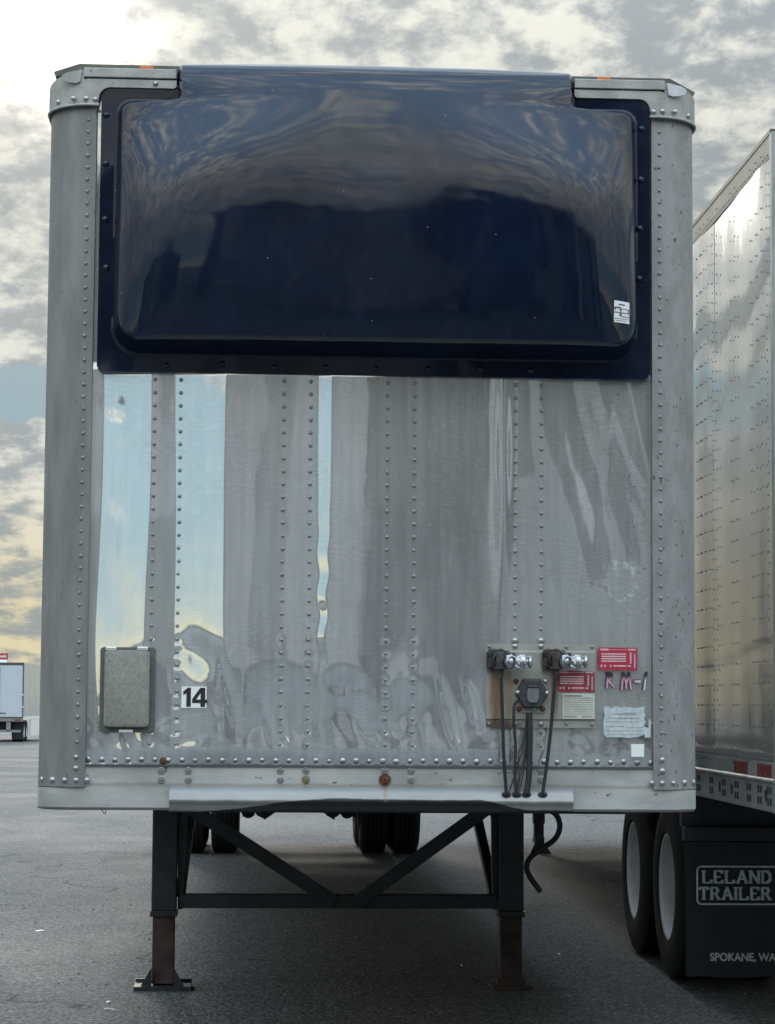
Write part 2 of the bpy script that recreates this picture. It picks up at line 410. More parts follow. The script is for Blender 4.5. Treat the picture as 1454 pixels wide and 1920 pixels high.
# ------------------------------------------------------------------ main trailer
T = empty('semi_trailer')
tag(T, 'riveted aluminium semi trailer seen head on with navy blue nose fairing and number 14', 'trailer')
A, W_, RC = 1.118, 1.300, .15     # seam half width, half width, corner radius
ZB, ZRAIL, ZSEAM, ZTOP, ZROOF = 1.100, 1.190, 1.271, 3.945, 4.072
YB = 16.1

# --- front skin: real undulating sheet
def smst(x, a, b):
    t = np.clip((x-a)/(b-a), 0, 1); return t*t*(3-2*t)
def vnoise(X, Z, sx, sz, seed):
    out = np.zeros_like(X)
    rng = np.random.RandomState(seed)
    for k in range(7):
        a, c, p, q = rng.uniform(.5, 1.6), rng.uniform(.5, 1.6), rng.uniform(0, 6.28), rng.uniform(0, 6.28)
        out += np.sin(X*sx*a+p+1.3*np.sin(Z*sz*c*.7+q))*np.cos(Z*sz*c+q)
    return out/3.2
RIV_COL = [ (at(u, 1000).x) for u in (287, 336, 530.5, 581, 725, 776.5, 966.5, 1015.5)]
RIV_ROW = [at(727, 1427).z]
bot_x = [at(u, 1425).x for u in np.linspace(165, 1222, 43)]
def slope(X, Z):
    """d(depth)/dX: negative leans the sheet to the left"""
    w1 = .016*vnoise(X*0+.3, Z, 1, 3.1, 3); w2 = .014*vnoise(X*0+1.3, Z, 1, 2.4, 5)
    def band(c, hw, amp, w, e=.007):
        cc = c+w
        return amp*(smst(X, cc-hw-e, cc-hw+e)-smst(X, cc+hw-e, cc+hw+e))
    fade = .42+.58*smst(Z, 1.34, 1.80)
    s = band(-.975, .093, -.100, w1, .004)
    s *= fade
    s += fade*band(-.675, .103+.008*np.sin(Z*2.2), -.105, w2*.7, .004)
    s += band(-.193, .022*smst(Z, 1.2, 2.6)+.006, -.135, .006*np.sin(Z*38)*smst(Z, 2.4, 1.9)+.01*w1/.016*.3)
    s += band(.535, .035, .030, w2*.8, .02)+band(.86, .115*smst(Z, 1.9, 2.7), .036, w2*1.5-.03*(Z-2.2), .015)
    s += .008+.014*np.sin(X*9.5+.6)+.012*np.sin(X*21+1.2*np.sin(Z*1.1))
    s += (.006+.014*smst(Z, 2.0, 1.35))*vnoise(X, Z, 8, 4.0, 11)
    return s
def skin_depth(X, Z):
    # integrate along X on the regular grid
    s = slope(X, Z)
    dx = X[0, 1]-X[0, 0]
    d = np.cumsum(s, 1)*dx
    d -= np.linspace(0, 1, d.shape[1])[None, :]*0
    n = d.shape[1]; base = d[:, :1]+(d[:, -1:]-d[:, :1])*np.linspace(0, 1, n)[None, :]
    d = d-base*.999
    d *= 1.0
    d = (d-.004)*smst(Z, 1.262, 1.345)*1.0
    # dimples round the bottom rivets and lower column rivets
    for x in bot_x:
        r2 = (X-x)**2+(Z-RIV_ROW[0]+.004)**2
        d += .0030*np.exp(-r2/(.013**2))
    for x in RIV_COL:
        for k in range(9):
            z = 1.357+k*.0509
            r2 = (X-x)**2+(Z-z)**2
            d += (.0026-.00022*k)*np.exp(-r2/(.011**2))
    for (u, v, ru, rv, am) in DENTS:
        am *= 2.1 if u > 400 else .9
        p = at(u, v); sx_, sz_ = ru/476, rv/476
        d += am*np.exp(-(((X-p.x+.25*(Z-p.z)*(am > 0))/sx_)**2)-((Z-p.z)/sz_)**2)
    d += .0014*vnoise(X, Z, 19, 9, 21)*smst(Z, 1.80, 1.40)+.0010*vnoise(X, Z, 40, 25, 27)*smst(Z, 1.58, 1.35)
    d = d*smst(Z, 2.865, 2.806)
    return d
DENTS = [(845, 1345, 9, 55, .0030), (885, 1322, 7, 30, .0024), (735, 1370, 14, 10, .0016), (650, 1285, 24, 14, .0022), (662, 1345, 26, 55, .0040),
         (430, 1300, 9, 50, .0022), (455, 1335, 8, 45, -.0020), (505, 1360, 8, 40, .0018), (200, 1400, 18, 24, .0026), (240, 1400, 9, 26, .0024), (532, 1368, 7, 25, .0016),
         (792, 1385, 4, 22, .0010), (226, 1130, 40, 150, .0022), (372, 1225, 30, 40, .0040), (215, 760, 22, 25, .0016), (770, 1270, 30, 40, -.0020),
         (1110, 880, 46, 190, .0034), (945, 850, 14, 200, -.0022), (1200, 800, 24, 140, .0014), (960, 1420, 16, 20, .0012), (1090, 1400, 20, 14, .0014), (600, 1410, 20, 10, .0016), (330, 1290, 8, 20, .0014)]
NXg, NZg = 560, 400
gx = np.linspace(-A, A, NXg); gzv = np.linspace(ZSEAM, ZTOP+.03, NZg)
SX, SZ = np.meshgrid(gx, gzv)
SD = skin_depth(SX, SZ)
print('skin', SD.min(), SD.max(), SD.mean())
SD -= .5*(SD.max()+SD.min())
SD = np.clip(SD, -.020, .02)
def skin_y(x, z):
    i = int(np.clip(round((x+A)/(2*A)*(NXg-1)), 0, NXg-1)); j = int(np.clip(round((z-ZSEAM)/(ZTOP+.03-ZSEAM)*(NZg-1)), 0, NZg-1))
    return float(SD[j, i])
cuts = [0, int((RIV_COL[1]+A+.012)/(2*A)*(NXg-1)), int((RIV_COL[4]+A-.012)/(2*A)*(NXg-1)), NXg-1]
for k in range(3):
    a0, a1 = cuts[k], cuts[k+1]+1
    a1e = min(NXg, a1+3) if k < 2 else a1
    lift = (0, -.0022, 0)[k]
    X, Z, D = SX[:, a0:a1e], SZ[:, a0:a1e], SD[:, a0:a1e]+lift
    # turned edges give the sheet thickness
    X = np.concatenate([X[:, :1], X, X[:, -1:]], 1); Z = np.concatenate([Z[:, :1], Z, Z[:, -1:]], 1)
    D = np.concatenate([D[:, :1]+.003, D, D[:, -1:]+.003], 1)
    me = grid_mesh('front_panel', X, D, Z, M_skin); me.set_sharp_from_angle(angle=R(40))
    link('front_panel', me, T)
YS = float(SD.mean())

# --- rivets
def dome(r, h, n=8):
    mb = MB(); prof = [(0, r), (-h*.55, r*.86), (-h*.92, r*.5)]
    mb.lathe(prof, 'Y', n); i = len(mb.v); mb.v.append((0, -h, 0)); b0 = 2*n
    for k in range(n): mb.f.append((b0+k, b0+(k+1) % n, i))
    return mb
riv_mesh = dome(.0078, .0058).mesh('rivet', M_rivet, 60)
rivb_mesh = dome(.0115, .008, 10).mesh('rivet', M_riv_b, 60)
count = [0]
extra = MB()
def rivet(x, y, z, mesh=None, rz=0.0, parent=T, name='rivet'):
    if count[0] < 290:
        count[0] += 1
        o = link(name, mesh or riv_mesh, parent, (x+random.uniform(-.0012, .0012), y, z), (random.uniform(-.08, .08), 0, rz+random.uniform(-.08, .08)))
        k_ = random.choice((.9, 1, 1, 1.05, 1.15)); o.scale = (k_, random.uniform(.8, 1.15), k_); return o
    M = Matrix.Translation((x, y, z)); d = dome(.0085, .0065)
    extra.add([M @ Vector(v) for v in d.v], d.f)

# bottom row of panel
for x in bot_x:
    z = RIV_ROW[0]+random.uniform(-.002, .002)
    rivet(x, skin_y(x, z)-.0005, z, rivb_mesh)
# corner posts
for sgn in (-1, 1):
    prof = []
    for k in range(15):
        a = R(90*k/14); prof.append((W_-RC+RC*math.sin(a), -.016+RC-RC*math.cos(a)))
    prof = [(A-.010, YS*.0+.0), (A-.010, -.016)]+prof+[(W_, .40)]
    zt = at(110, 203).z
    mb = MB().sheet([(sgn*x, y) for x, y in prof], ZRAIL, zt+.02)
    # lower edge thickness
    n = len(prof); inner = [(sgn*(x-(.004 if x > W_-RC else 0)), y+.004) for x, y in prof]
    b0 = len(mb.v)
    for (x, y), (xi, yi) in zip(prof, inner):
        mb.v.append((sgn*x, y, ZRAIL)); mb.v.append((xi, yi, ZRAIL))
    for i in range(n-1): mb.f.append((b0+2*i, b0+2*i+1, b0+2*i+3, b0+2*i+2))
    mb.obj('corner_post', M_post if sgn < 0 else M_post2, T, 50, fixn=False)
    nr = 52
    for k in range(nr):
        z = at(727, 1395).z + .002 + k*(3.852-1.352)/nr
        rivet(sgn*(A+.022), -.0155, z)
    for x in ((A+.024), ):
        for zz in (1.215, 1.262, 1.305):
            rivet(sgn*x, -.0155, zz, rivb_mesh)
    for k, a in enumerate((0, 14, 35, 60)):
        aa = R(a); xx = W_-RC+RC*math.sin(aa)-(.05 if k == 0 else 0); yy = -.016+RC-RC*math.cos(aa)
        rivet(sgn*xx, yy, 1.216, rivb_mesh, sgn*aa)
# rivet columns (lowest ones first: they show largest)
for k in range(29):
    for ci, x in enumerate(RIV_COL):
        z = 1.357+k*.0509+random.uniform(-.0008, .0008)
        if ci >= 6 and 1.43 < z < 1.745: continue
        if z > 2.79: continue
        rivet(x, skin_y(x, z)-.0005-(.0022 if RIV_COL[1]+.012 < x < RIV_COL[4] else 0), z)
if extra.v: tag(extra.obj('rivet_rows', M_rivet, T, 60), kind='stuff')

# --- frame behind skin, side walls, roof, floor
MB().box((-1.235, .035, ZB+.02), (1.235, .10, 4.0)).obj('nose_frame', M_dkgrey, T)
for sgn in (-1, 1):
    MB().box((sgn*1.292-.006, .38, ZB+.16), (sgn*1.292+.006, YB, 3.98)).obj('side_wall', M_side, T)
    MB().box((sgn*1.29-.014, .16, ZB), (sgn*1.29+.014, YB, ZB+.16)).obj('side_rail', M_rail, T)
    MB().box((sgn*1.285-.022, .40, 3.86), (sgn*1.285+.022, YB, 4.03)).obj('top_side_rail', M_rail, T)
MB().box((-1.26, .16, ZB+.01), (1.26, YB, ZB+.09)).obj('floor', M_dark, T)
MB().box((-1.28, YB-.06, ZB), (1.28, YB, 4.02)).obj('rear_door', M_dkgrey, T)
ro = []
for u, v in ((102, 137), (150, 122), (1255, 150), (1302, 176)):
    ro.append(at(u, v, .12))
zlo = .020
poly = [(ro[0].x, ro[0].z), (ro[1].x, ro[1].z), (ro[2].x, ro[2].z), (ro[3].x, ro[3].z),
        (ro[3].x-.01, ro[3].z-zlo), (ro[2].x, ro[2].z-zlo-.01), (ro[1].x, ro[1].z-zlo-.01), (ro[0].x+.01, ro[0].z-zlo)]
MB().prism(poly, .10, YB).obj('roof', M_roof, T)
MB().prism([(-1.18, 3.98), (1.18, 3.98), (1.18, 4.046), (-1.18, 4.046)], .105, .16).obj('roof_rail', M_roof, T)

# --- bottom rail with rounded lower corners
def front_profile(y0, r, hw=W_, side=.5, n=10):
    L = [(-hw, side)]
    for k in range(n+1):
        a = R(90*k/n); L.append((-hw+r-r*math.cos(a), y0+r-r*math.sin(a)))
    return L+[(-x, y) for x, y in L[::-1]]
pr = front_profile(-.004, .13)
mb = MB().sheet(pr, ZB+.012, lambda i: ZSEAM+.002 if abs(pr[i][0]) < 1.18 else ZRAIL-.003)
pr2 = [(x*.994, y+.010) for x, y in pr]
b0 = len(mb.v)                      # rolled lower lip
n = len(pr)
for (x, y), (xi, yi) in zip(pr, pr2):
    mb.v.append((x, y, ZB+.012)); mb.v.append((xi, yi, ZB+.001)); mb.v.append((xi*.98, yi+.03, ZB+.001))
for i in range(n-1):
    for k in range(2):
        mb.f.append((b0+3*i+k, b0+3*i+k+1, b0+3*i+3+k+1, b0+3*i+3+k))
rail = mb.obj('bottom_rail', M_rail, T, 50, fixn=False)
P1, P2, P3 = at(306, 1427), at(722, 1462), at(573, 1461)
M_rail2 = M_rail.copy(); M_rail2.name = 'rust_stained_rail'
rail.data.materials[0] = M_rail2
RUST, RUST2 = (.16, .065, .03), (.27, .15, .07)
stains(M_rail2, [(P1.x+.005, P1.z-.02, .018, .02, .03, RUST, .8), (P2.x, P2.z, .028, .028, .030, (.13, .045, .03), .95),
                 (P2.x, P2.z-.04, .012, .03, .09, RUST2, .55), (P3.x, P3.z, .022, .022, .02, RUST2, .6)])
def grimy(b, cur, co):
    sp = b.new('ShaderNodeSeparateXYZ', {0: co})
    nn = b.noise(b.mapping(co, (.5, 1, 4)), 9, 5, .7)
    f = b.math('MULTIPLY', b.smooth(b.math('ADD', sp.outputs[2], b.math('MULTIPLY', nn, .03)), 1.200, 1.215), b.smooth(b.math('ADD', sp.outputs[2], b.math('MULTIPLY', nn, .03)), 1.225, 1.215))
    return b.mix(b.math('MULTIPLY', f, .5), cur, (.20, .19, .17))
base_mix(M_rail2, grimy)
# thin panel joint: dark strip standing in for its shadow gap
MB().box((-A+.003, -.0105, ZSEAM-.001), (A-.003, .002, ZSEAM+.006)).obj('seam_shadow_strip', M_dkgrey, T)
# bolts on the rail
ring = MB(); ring.lathe([(0, .0135), (-.004, .0135), (-.0055, .010), (-.003, .0075), (-.003, .005)], 'Y', 12)
ring.lathe([(-.003, .0055), (-.006, .0045), (-.0075, .001)], 'Y', 8)
bolt_mesh = ring.mesh('bolt', M_rivet, 40)
for u in (303, 353.5, 526, 574, 722, 771, 966, 1014.5):
    for v in (1444.5, 1462):
        if (u, v) == (722, 1462) or (u, v) == (574, 1462): continue
        p = at(u, v); link('bolt', bolt_mesh, T, (p.x, -.0045, p.z))
hexm = MB().lathe([(0, .024), (-.003, .024), (-.003, .013), (-.010, .013), (-.011, .004)], 'Y', 12).mesh('bolt', M_rust, 40)
p = at(722, 1462); tag(link('bolt', hexm, T, (p.x, -.0045, p.z)), 'rusty bolt with a round washer')
hexs = MB().lathe([(0, .016), (-.003, .016), (-.003, .010), (-.012, .010), (-.013, .003)], 'Y', 6).mesh('bolt', mat('stained_bolt', (.22, .19, .13), .6, .4, .4, .3, 40), 30)
p = at(574, 1462); tag(link('bolt', hexs, T, (p.x, -.0045, p.z)), 'tarnished hexagon bolt')
p = at(306, 1427); tag(link('bolt', MB().lathe([(0, .015), (-.006, .015), (-.012, .009), (-.013, .002)], 'Y', 6).mesh('bolt', M_rust, 30), T, (p.x, skin_y(p.x, p.z)-.003, p.z)), 'rusty bolt on the panel edge')

# bumper channel under the rail
bl, br_ = at(318, 1483, -.04), at(1075, 1483, -.04)
prof = [(0, 1.196), (-.012, 1.192), (-.030, 1.184), (-.043, 1.166), (-.046, 1.155), (-.052, 1.147), (-.053, 1.139), (-.044, 1.130), (-.038, 1.120), (-.036, 1.106), (-.030, 1.098), (.02, 1.096)]
mb = MB(); n = len(prof)
NS = 60
for k in range(NS+1):
    x = bl.x+(br_.x-bl.x)*k/NS
    w = .0015*math.sin(k*.9)+.001*math.sin(k*2.3)
    for (y, z) in prof: mb.v.append((x, y-.006+w*(1 if z < 1.16 else .2), z+w*.5))
for k in range(NS):
    for i in range(n-1): mb.f.append((k*n+i, k*n+i+1, (k+1)*n+i+1, (k+1)*n+i))
mb.f.append(tuple(range(n))); mb.f.append(tuple(NS*n+i for i in range(n))[::-1])
M_bump2 = M_bump
def bgr(b, cur, co):
    sp = b.new('ShaderNodeSeparateXYZ', {0: co}); X, Z = sp.outputs[0], sp.outputs[2]
    nn = b.noise(b.mapping(co, (.35, 1, 1)), 7, 6, .7)
    edge = b.math('ADD', b.smooth(X, -.70, -.15, 1.098, 1.150), b.math('MULTIPLY', b.math('SUBTRACT', nn, .5), .028))
    edge = b.math('SUBTRACT', edge, b.smooth(X, .42, .62, 0, .040))
    f = b.smooth(b.math('SUBTRACT', Z, edge), .002, -.003)
    b.l.new(b.math('SUBTRACT', .55, b.math('MULTIPLY', f, .55)), bsdf(M_bump2).inputs['Metallic'])
    return b.mix(f, cur, (.016, .017, .019))
base_mix(M_bump2, bgr)
stains(M_bump2, [(P2.x, 1.17, .010, .04, .04, RUST2, .45)])
mb.obj('bumper_channel', M_bump2, T, 60)
MB().box((-.80, .25, 1.082), (.80, 1.35, 1.098)).obj('coupler_plate', M_dark, T, None, .006)
wl = at(196, 1522, -.0)
MB().tube([(wl.x-.012, .0, 1.104), (wl.x, -.004, 1.088), (wl.x+.004, -.004, 1.086), (wl.x+.006, 0, 1.104)], .0018, 5).obj('wire_loop', M_dark, T)

# --- top rails and corner caps
for sgn in (-1, 1):
    xin = .794
    zt, zg, zm, zl = 4.020, 3.982, 3.978, 3.943
    # ledge
    MB().box((min(sgn*xin, sgn*1.160), -.040, zg), (max(sgn*xin, sgn*1.160), .06, zt)).obj('top_rail', M_cap, T, None, .003)
    MB().box((min(sgn*xin, sgn*1.160), -.030, zg-.006), (max(sgn*xin, sgn*1.160), .0, zg)).obj('rail_groove', M_slot, T)
    # plate with fillet round the fairing corner
    L = []
    L += [(xin, zm-.001), (xin, zl+.008), (xin+.008, zl)]
    cx, cz, r = A-.030-.045, zl-.045, .045
    for k in range(7):
        a = R(90-90*k/6); L.append((cx+r*math.cos(a)+.012, cz+r*math.sin(a)))
    L += [(A-.012, 3.874), (A+.03, 3.872), (A+.03, zm-.001)]
    MB().prism([(sgn*x, z) for x, z in L], -.034, -.001).obj('rail_plate', M_cap, T, None, .0015)
    # corner cap wraps the post
    prof = [(A+.026, -.030)]
    for k in range(15):
        a = R(90*k/14); prof.append((W_+.008-RC+RC*math.sin(a), -.030+RC-RC*math.cos(a)))
    prof.append((W_+.008, .36))
    n = len(prof)
    ztf = lambda i: 4.018 if i == 0 else 4.012-.060*((i-1)/(n-2))**1.3
    zbf = lambda i: 3.872-.012*(i/(n-1))
    mb = MB().sheet([(sgn*x, y) for x, y in prof], zbf, ztf)
    mb.sheet([(sgn*(x-.004), y+.006) for x, y in prof], ztf, zbf)
    b0 = len(mb.v)
    for i, (x, y) in enumerate(prof): mb.v += [(sgn*x, y, ztf(i)), (sgn*(x-.004), y+.006, ztf(i)), (sgn*x, y, zbf(i)), (sgn*(x-.004), y+.006, zbf(i))]
    for i in range(n-1):
        j = b0+4*i; mb.f += [(j, j+1, j+5, j+4), (j+2, j+6, j+7, j+3)]
    cap = mb.obj('corner_cap', M_cap, T, 50, fixn=False)
    # bead along the lower edge
    MB().tube([(sgn*(A-.02), -.032, 3.872)]+[(sgn*x, y-.004, zbf(i)) for i, (x, y) in enumerate(prof)], .006, 8).obj('cap_bead', M_cap, T, 60)
    # bent tab on the cap
    q = [(A+.050, 4.012), (A+.056, 3.962), (A+.075, 3.955), (A+.125, 3.963), (A+.130, 3.985), (A+.110, 3.998)]
    MB().prism([(sgn*x, z+.0) for x, z in q], -.037, -.0325).obj('cap_tab', M_cap if sgn < 0 else mat('bare_aluminium_tab', (.55, .56, .60), .4, .6, .5, .1, 20), T, None, .001)
    for a_x in ((A-.004, 3.893), (A+.032, 3.896), (A+.082, 3.895)):
        link('rivet', rivb_mesh, T, (sgn*a_x[0], -.034, a_x[1]))
    a = R(45); link('rivet', rivb_mesh, T, (sgn*(W_+.008-RC+RC*math.sin(a)), -.030+RC-RC*math.cos(a)-.001, 3.891), (0, 0, sgn*a))
    if sgn < 0: p = at(293, 161); link('rivet', rivb_mesh, T, (p.x, -.0345, p.z))
    # post inner return over the cap, narrow flat strip
    xm = -.92 if sgn < 0 else .93
    mb = MB().box((xm-.028, .066, 4.042), (xm+.028, .098, 4.062))
    mk = mb.obj('marker_lamp', M_orange, T, None, .004)
    MB().box((xm-.045, .064, 4.034), (xm+.045, .099, 4.0415)).obj('lamp_base', M_dark, mk)

# --- fairing -----------------------------------------------------------
FL, FR, FT, FBt = -1.090, 1.0995, 3.940, 2.808       # flange
DL, DR, DT, DBt = -1.026, 1.042, 3.893, 2.880        # dome
TL, TR, TT = -.790, .787, 4.030                      # tab over the roof
def sdbox(X, Z, x0, x1, z0, z1, r):
    qx = np.abs(X-(x0+x1)/2)-(x1-x0)/2+r; qz = np.abs(Z-(z0+z1)/2)-(z1-z0)/2+r
    return np.minimum(np.maximum(qx, qz), 0)+np.hypot(np.maximum(qx, 0), np.maximum(qz, 0))-r
zz = np.linspace(DBt, TT, 400)
def tilt(z):
    return np.interp(z, [2.88, 3.05, 3.40, 3.60, 3.80, 3.90, 3.96, 4.00, 4.030], [-12, -9, -.5, 6, 13, 17, 28, 48, 70])
Hc = np.zeros_like(zz); H0 = .215
Hc = H0-np.cumsum(np.tan(np.radians(np.clip(tilt(zz), -20, 80))))*(zz[1]-zz[0])
Hc = np.maximum(Hc, .012)
def fair_h(X, Z):
    s = np.clip((X-DL)/(DR-DL), 0, 1); e = np.abs(2*s-1)
    zt = np.clip((Z-DBt)/(DT-DBt), 0, 1)
    p = 10-7.6*smst(zt, .42, 1.0)
    E = 1-(.60+.34*zt)*e**p
    # corners of the dome sweep back near the top
    H = np.interp(Z, zz, Hc)*E
    sd = sdbox(X, Z, DL, DR, DBt, DT, .055+.05*smst(Z, 3.5, 3.1))
    st = sdbox(X, Z, TL, TR, 3.2, TT+.5, .02)
    k = .018; h_ = np.clip(.5+.5*(st-sd)/k, 0, 1); d = st*(1-h_)+sd*h_-k*h_*(1-h_)
    wide = .020+.028*smst(Z, 3.05, 2.90)
    f = smst(-d, -.002, wide)
    return .010+H*f, d
nx, nz = 330, 230
fx = np.linspace(FL, FR, nx); fz = np.linspace(FBt, TT, nz)
X, Z = np.meshgrid(fx, fz)
Hh, dd = fair_h(X, Z)
flange = sdbox(X, Z, FL-.001, FR+.001, FBt-.001, FT+.001, .04)
# gentle waviness of hand laid glass fibre
Hh += .0016*vnoise(X, Z, 7, 5, 4)*smst(-dd, 0, .1)
Yf = -.014-Hh
inside = ((flange < .004) | (dd < .002))
kf = inside[:-1, :-1] & inside[:-1, 1:] & inside[1:, 1:] & inside[1:, :-1]
fme = grid_mesh('fairing_shell', X, Yf, Z, M_navy, kf)
# roll the tab back over the roof and give the outline a turned edge
bm = bmesh.new(); bm.from_mesh(fme)
bmesh.ops.delete(bm, geom=[v for v in bm.verts if not v.link_faces], context='VERTS')
be = [e for e in bm.edges if e.is_boundary]
ret = bmesh.ops.extrude_edge_only(bm, edges=be)
for v in [g for g in ret['geom'] if isinstance(g, bmesh.types.BMVert)]:
    if v.co.z > TT-.004: v.co.y = .16; v.co.z = 4.078
    elif v.co.z > 3.95: v.co.y = .07
    else: v.co.y = -.002
be = [e for e in bm.edges if e.is_boundary and all(v.co.z > 4.07 for v in e.verts)]
ret = bmesh.ops.extrude_edge_only(bm, edges=be)
for v in [g for g in ret['geom'] if isinstance(g, bmesh.types.BMVert)]: v.co.y = 1.1
bm.to_mesh(fme); bm.free()
fme.polygons.foreach_set('use_smooth', [True]*len(fme.polygons)); fme.set_sharp_from_angle(angle=R(50))
fairing = empty('nose_fairing'); fairing.parent = T
link('fairing_shell', fme, fairing)
fb = dome(.014, .009, 10).mesh('fairing_bolt', M_navy, 60)
for u, v in ((200, 217), (199, 308), (198, 412), (200, 503), (1203, 243), (1201, 338), (1199, 430), (1198, 524),
             (312, 687), (417, 683), (515, 690), (611, 690), (705, 692), (803, 693), (901, 694), (995, 696)):
    p = at(u, v, -.014); link('fairing_bolt', fb, fairing, (p.x, -.0238, p.z))
# maker's plate on the fairing (lower right)
def fy(x, z):
    h, d = fair_h(np.array([[x]]), np.array([[z]])); return float(-.014-h[0, 0])
p = at(1162, 590, -.15); z0 = p.z; x0 = p.x
def on_fair(px_, pz_, off):
    return Vector((px_, fy(px_, pz_)-off, pz_))
def drape(x0, x1, z0, z1, off, name, m, parent, nn=5):
    mb = MB()
    for j in range(nn+1):
        for i in range(nn+1):
            q = on_fair(x0+(x1-x0)*i/nn, z0+(z1-z0)*j/nn, off); mb.v.append(tuple(q))
    for j in range(nn):
        for i in range(nn): a = j*(nn+1)+i; mb.f.append((a, a+1, a+nn+2, a+nn+1))
    return mb
hw, hh = .034, .042
mk = drape(x0-hw, x0+hw, z0-hh, z0+hh, .004, 'p', M_white, fairing).obj('maker_plate', M_white, fairing, 60)
mb = MB()
for (a, b_, c_, d_) in ((-.4, .4, .62, .74), (-.95, -.75, .15, .45), (-.75, -.1, .30, .45), (-.25, 0, .05, .30), (.0, .95, .27, .34), (.8, .95, -.1, .3),
                        (-.95, .95, -.12, -.02), (-.3, 0, -.4, -.1), (0, .95, -.45, -.36), (-.9, .9, -.66, -.6), (-.9, .6, -.84, -.79)):
    q = drape(x0+a*hw, x0+b_*hw, z0+c_*hh, z0+d_*hh, .0052, 'x', None, None, 2); mb.add(q.v, q.f)
mb.obj('plate_print', M_grey2, fairing)

# --- stickers on the face ------------------------------------------------
def flat(x0, z0, x1, z1, y, th=.0006): return MB().box((min(x0, x1), y-th, min(z0, z1)), (max(x0, x1), y, max(z0, z1)))
def rect_px(u0, v0, u1, v1, y):
    a, b_ = at(u0, v0, y), at(u1, v1, y); return a.x, a.z, b_.x, b_.z
def front_of(u0, v0, u1, v1):
    x0_, z0_, x1_, z1_ = rect_px(u0, v0, u1, v1, -.01)
    m = 0
    for i in range(7):
        for j in range(7): m = min(m, skin_y(x0_+(x1_-x0_)*i/6, z0_+(z1_-z0_)*j/6))
    return m-.0035
def stroke(mb, pts, w, y, taper=1.0):
    """flat ribbon of width w along pts (x,z), with round ends"""
    for i in range(len(pts)-1):
        a, b_ = Vector(pts[i]), Vector(pts[i+1]); d = (b_-a).normalized(); n = Vector((-d.y, d.x))*w/2
        yy = y-.00004*i
        c = []
        for k in range(7):
            t = -math.pi/2+math.pi*k/6; c.append(b_+n*(-math.sin(t))*-1*-1+d*(w/2)*math.cos(t))
        e = []
        for k in range(7):
            t = -math.pi/2+math.pi*k/6; e.append(a-n*(-math.sin(t))*-1*-1-d*(w/2)*math.cos(t))
        poly = c+e
        bse = len(mb.v); mb.v += [(q.x, yy, q.y) for q in poly]; mb.f.append(tuple(bse+i for i in range(len(poly))))
def text_mesh(s, size, m, bold=0.0, xs=1.0, name='lettering'):
    cu = bpy.data.curves.new(name, 'FONT'); cu.body = s; cu.size = size; cu.align_x = 'CENTER'; cu.align_y = 'CENTER'; cu.offset = bold; cu.extrude = .0003
    o = bpy.data.objects.new(name, cu); C.objects.link(o)
    dg = bpy.context.evaluated_depsgraph_get()
    me = bpy.data.meshes.new_from_object(o.evaluated_get(dg)); bpy.data.objects.remove(o); bpy.data.curves.remove(cu)
    me.transform(Matrix.Rotation(R(90), 4, 'X') @ Matrix.Diagonal((xs, 1, 1, 1)))
    me.materials.clear(); me.materials.append(m); me.name = name
    return me
# 14
y = front_of(341, 1287, 387, 1327)
x0_, z0_, x1_, z1_ = rect_px(341, 1287, 387.5, 1327.5, y)
st = flat(x0_, z0_, x1_, z1_, y, .001).obj('number_sticker', M_white, T)
cx, cz = (x0_+x1_)/2, (z0_+z1_)/2; hgt = .074
mb = MB(); yy = y-.0016
def P(poly, dx, th=.0008):
    mb.prism([(cx+dx+px_*hgt, cz+(pz_-.5)*hgt) for px_, pz_ in poly], yy-th, yy+.0002)
P([(-.10, 0), (.13, 0), (.13, 1), (-.02, 1), (-.27, .80), (-.27, .62), (-.10, .70)], -.022)
P([(.14, 0), (.34, 0), (.34, .22), (.44, .22), (.44, .40), (.34, .40), (.34, .46), (.14, .46), (.14, .40), (-.10, .40), (.16, 1), (.34, 1), (.34, .4601), (.34, .46), (.14, .46), (.14, .72), (.139, .72), (-.34+.36, .405), (-.32, .40), (-.32, .22), (.14, .22)][0:0] or
  [(.12, 0), (.36, 0), (.36, .20), (.46, .20), (.46, .38), (.36, .38), (.36, 1), (.10, 1), (-.32, .40), (-.32, .20), (.12, .20)], .0165)
mb.obj('number_print', M_black, st)
P2_ = MB().prism([(cx+.0165+px_*hgt, cz+(pz_-.5)*hgt) for px_, pz_ in [(.12, .38), (.12, .70), (-.10, .38)]], yy-.0014, yy-.0009)
P2_.obj('number_counter', M_white, st)

def marks_sticker(name, u0, v0, u1, v1, m, rows, pm, parent=T, y=None, label=None, notch=False):
    if y is None: y = front_of(u0, v0, u1, v1)
    x0_, z0_, x1_, z1_ = rect_px(u0, v0, u1, v1, y)
    poly = [(0, 0), (1, 0), (1, 1), (0, 1)] if not notch else [(.05, 0), (1, 0), (1, .93), (.93, .97), (.7, .96), (.5, 1), (0, .96), (0, .12)]
    o = MB().prism([(x0_+(x1_-x0_)*a, z1_+(z0_-z1_)*c) for a, c in poly], y-.001, y).obj(name, m, parent)
    if label: o['label'] = label
    mb = MB()
    for (a, b_, c_, d_, seg) in rows:     # a..b across, c..d down (fractions); seg = 0 solid, else mean word length
        xa = a
        while xa < b_-.004:
            l = (b_-a) if not seg else min(b_-xa, seg*random.uniform(.5, 1.5))
            X0 = x0_+(x1_-x0_)*xa; X1 = x0_+(x1_-x0_)*(xa+l)
            Z0 = z0_+(z1_-z0_)*(c_+random.uniform(-.004, .004)); Z1 = z0_+(z1_-z0_)*d_
            mb.box((X0, y-.0018, min(Z0, Z1)), (X1, y-.0009, max(Z0, Z1)))
            xa += l+.012
    mb.obj('sticker_print', pm, o if parent is T else parent)
    return o
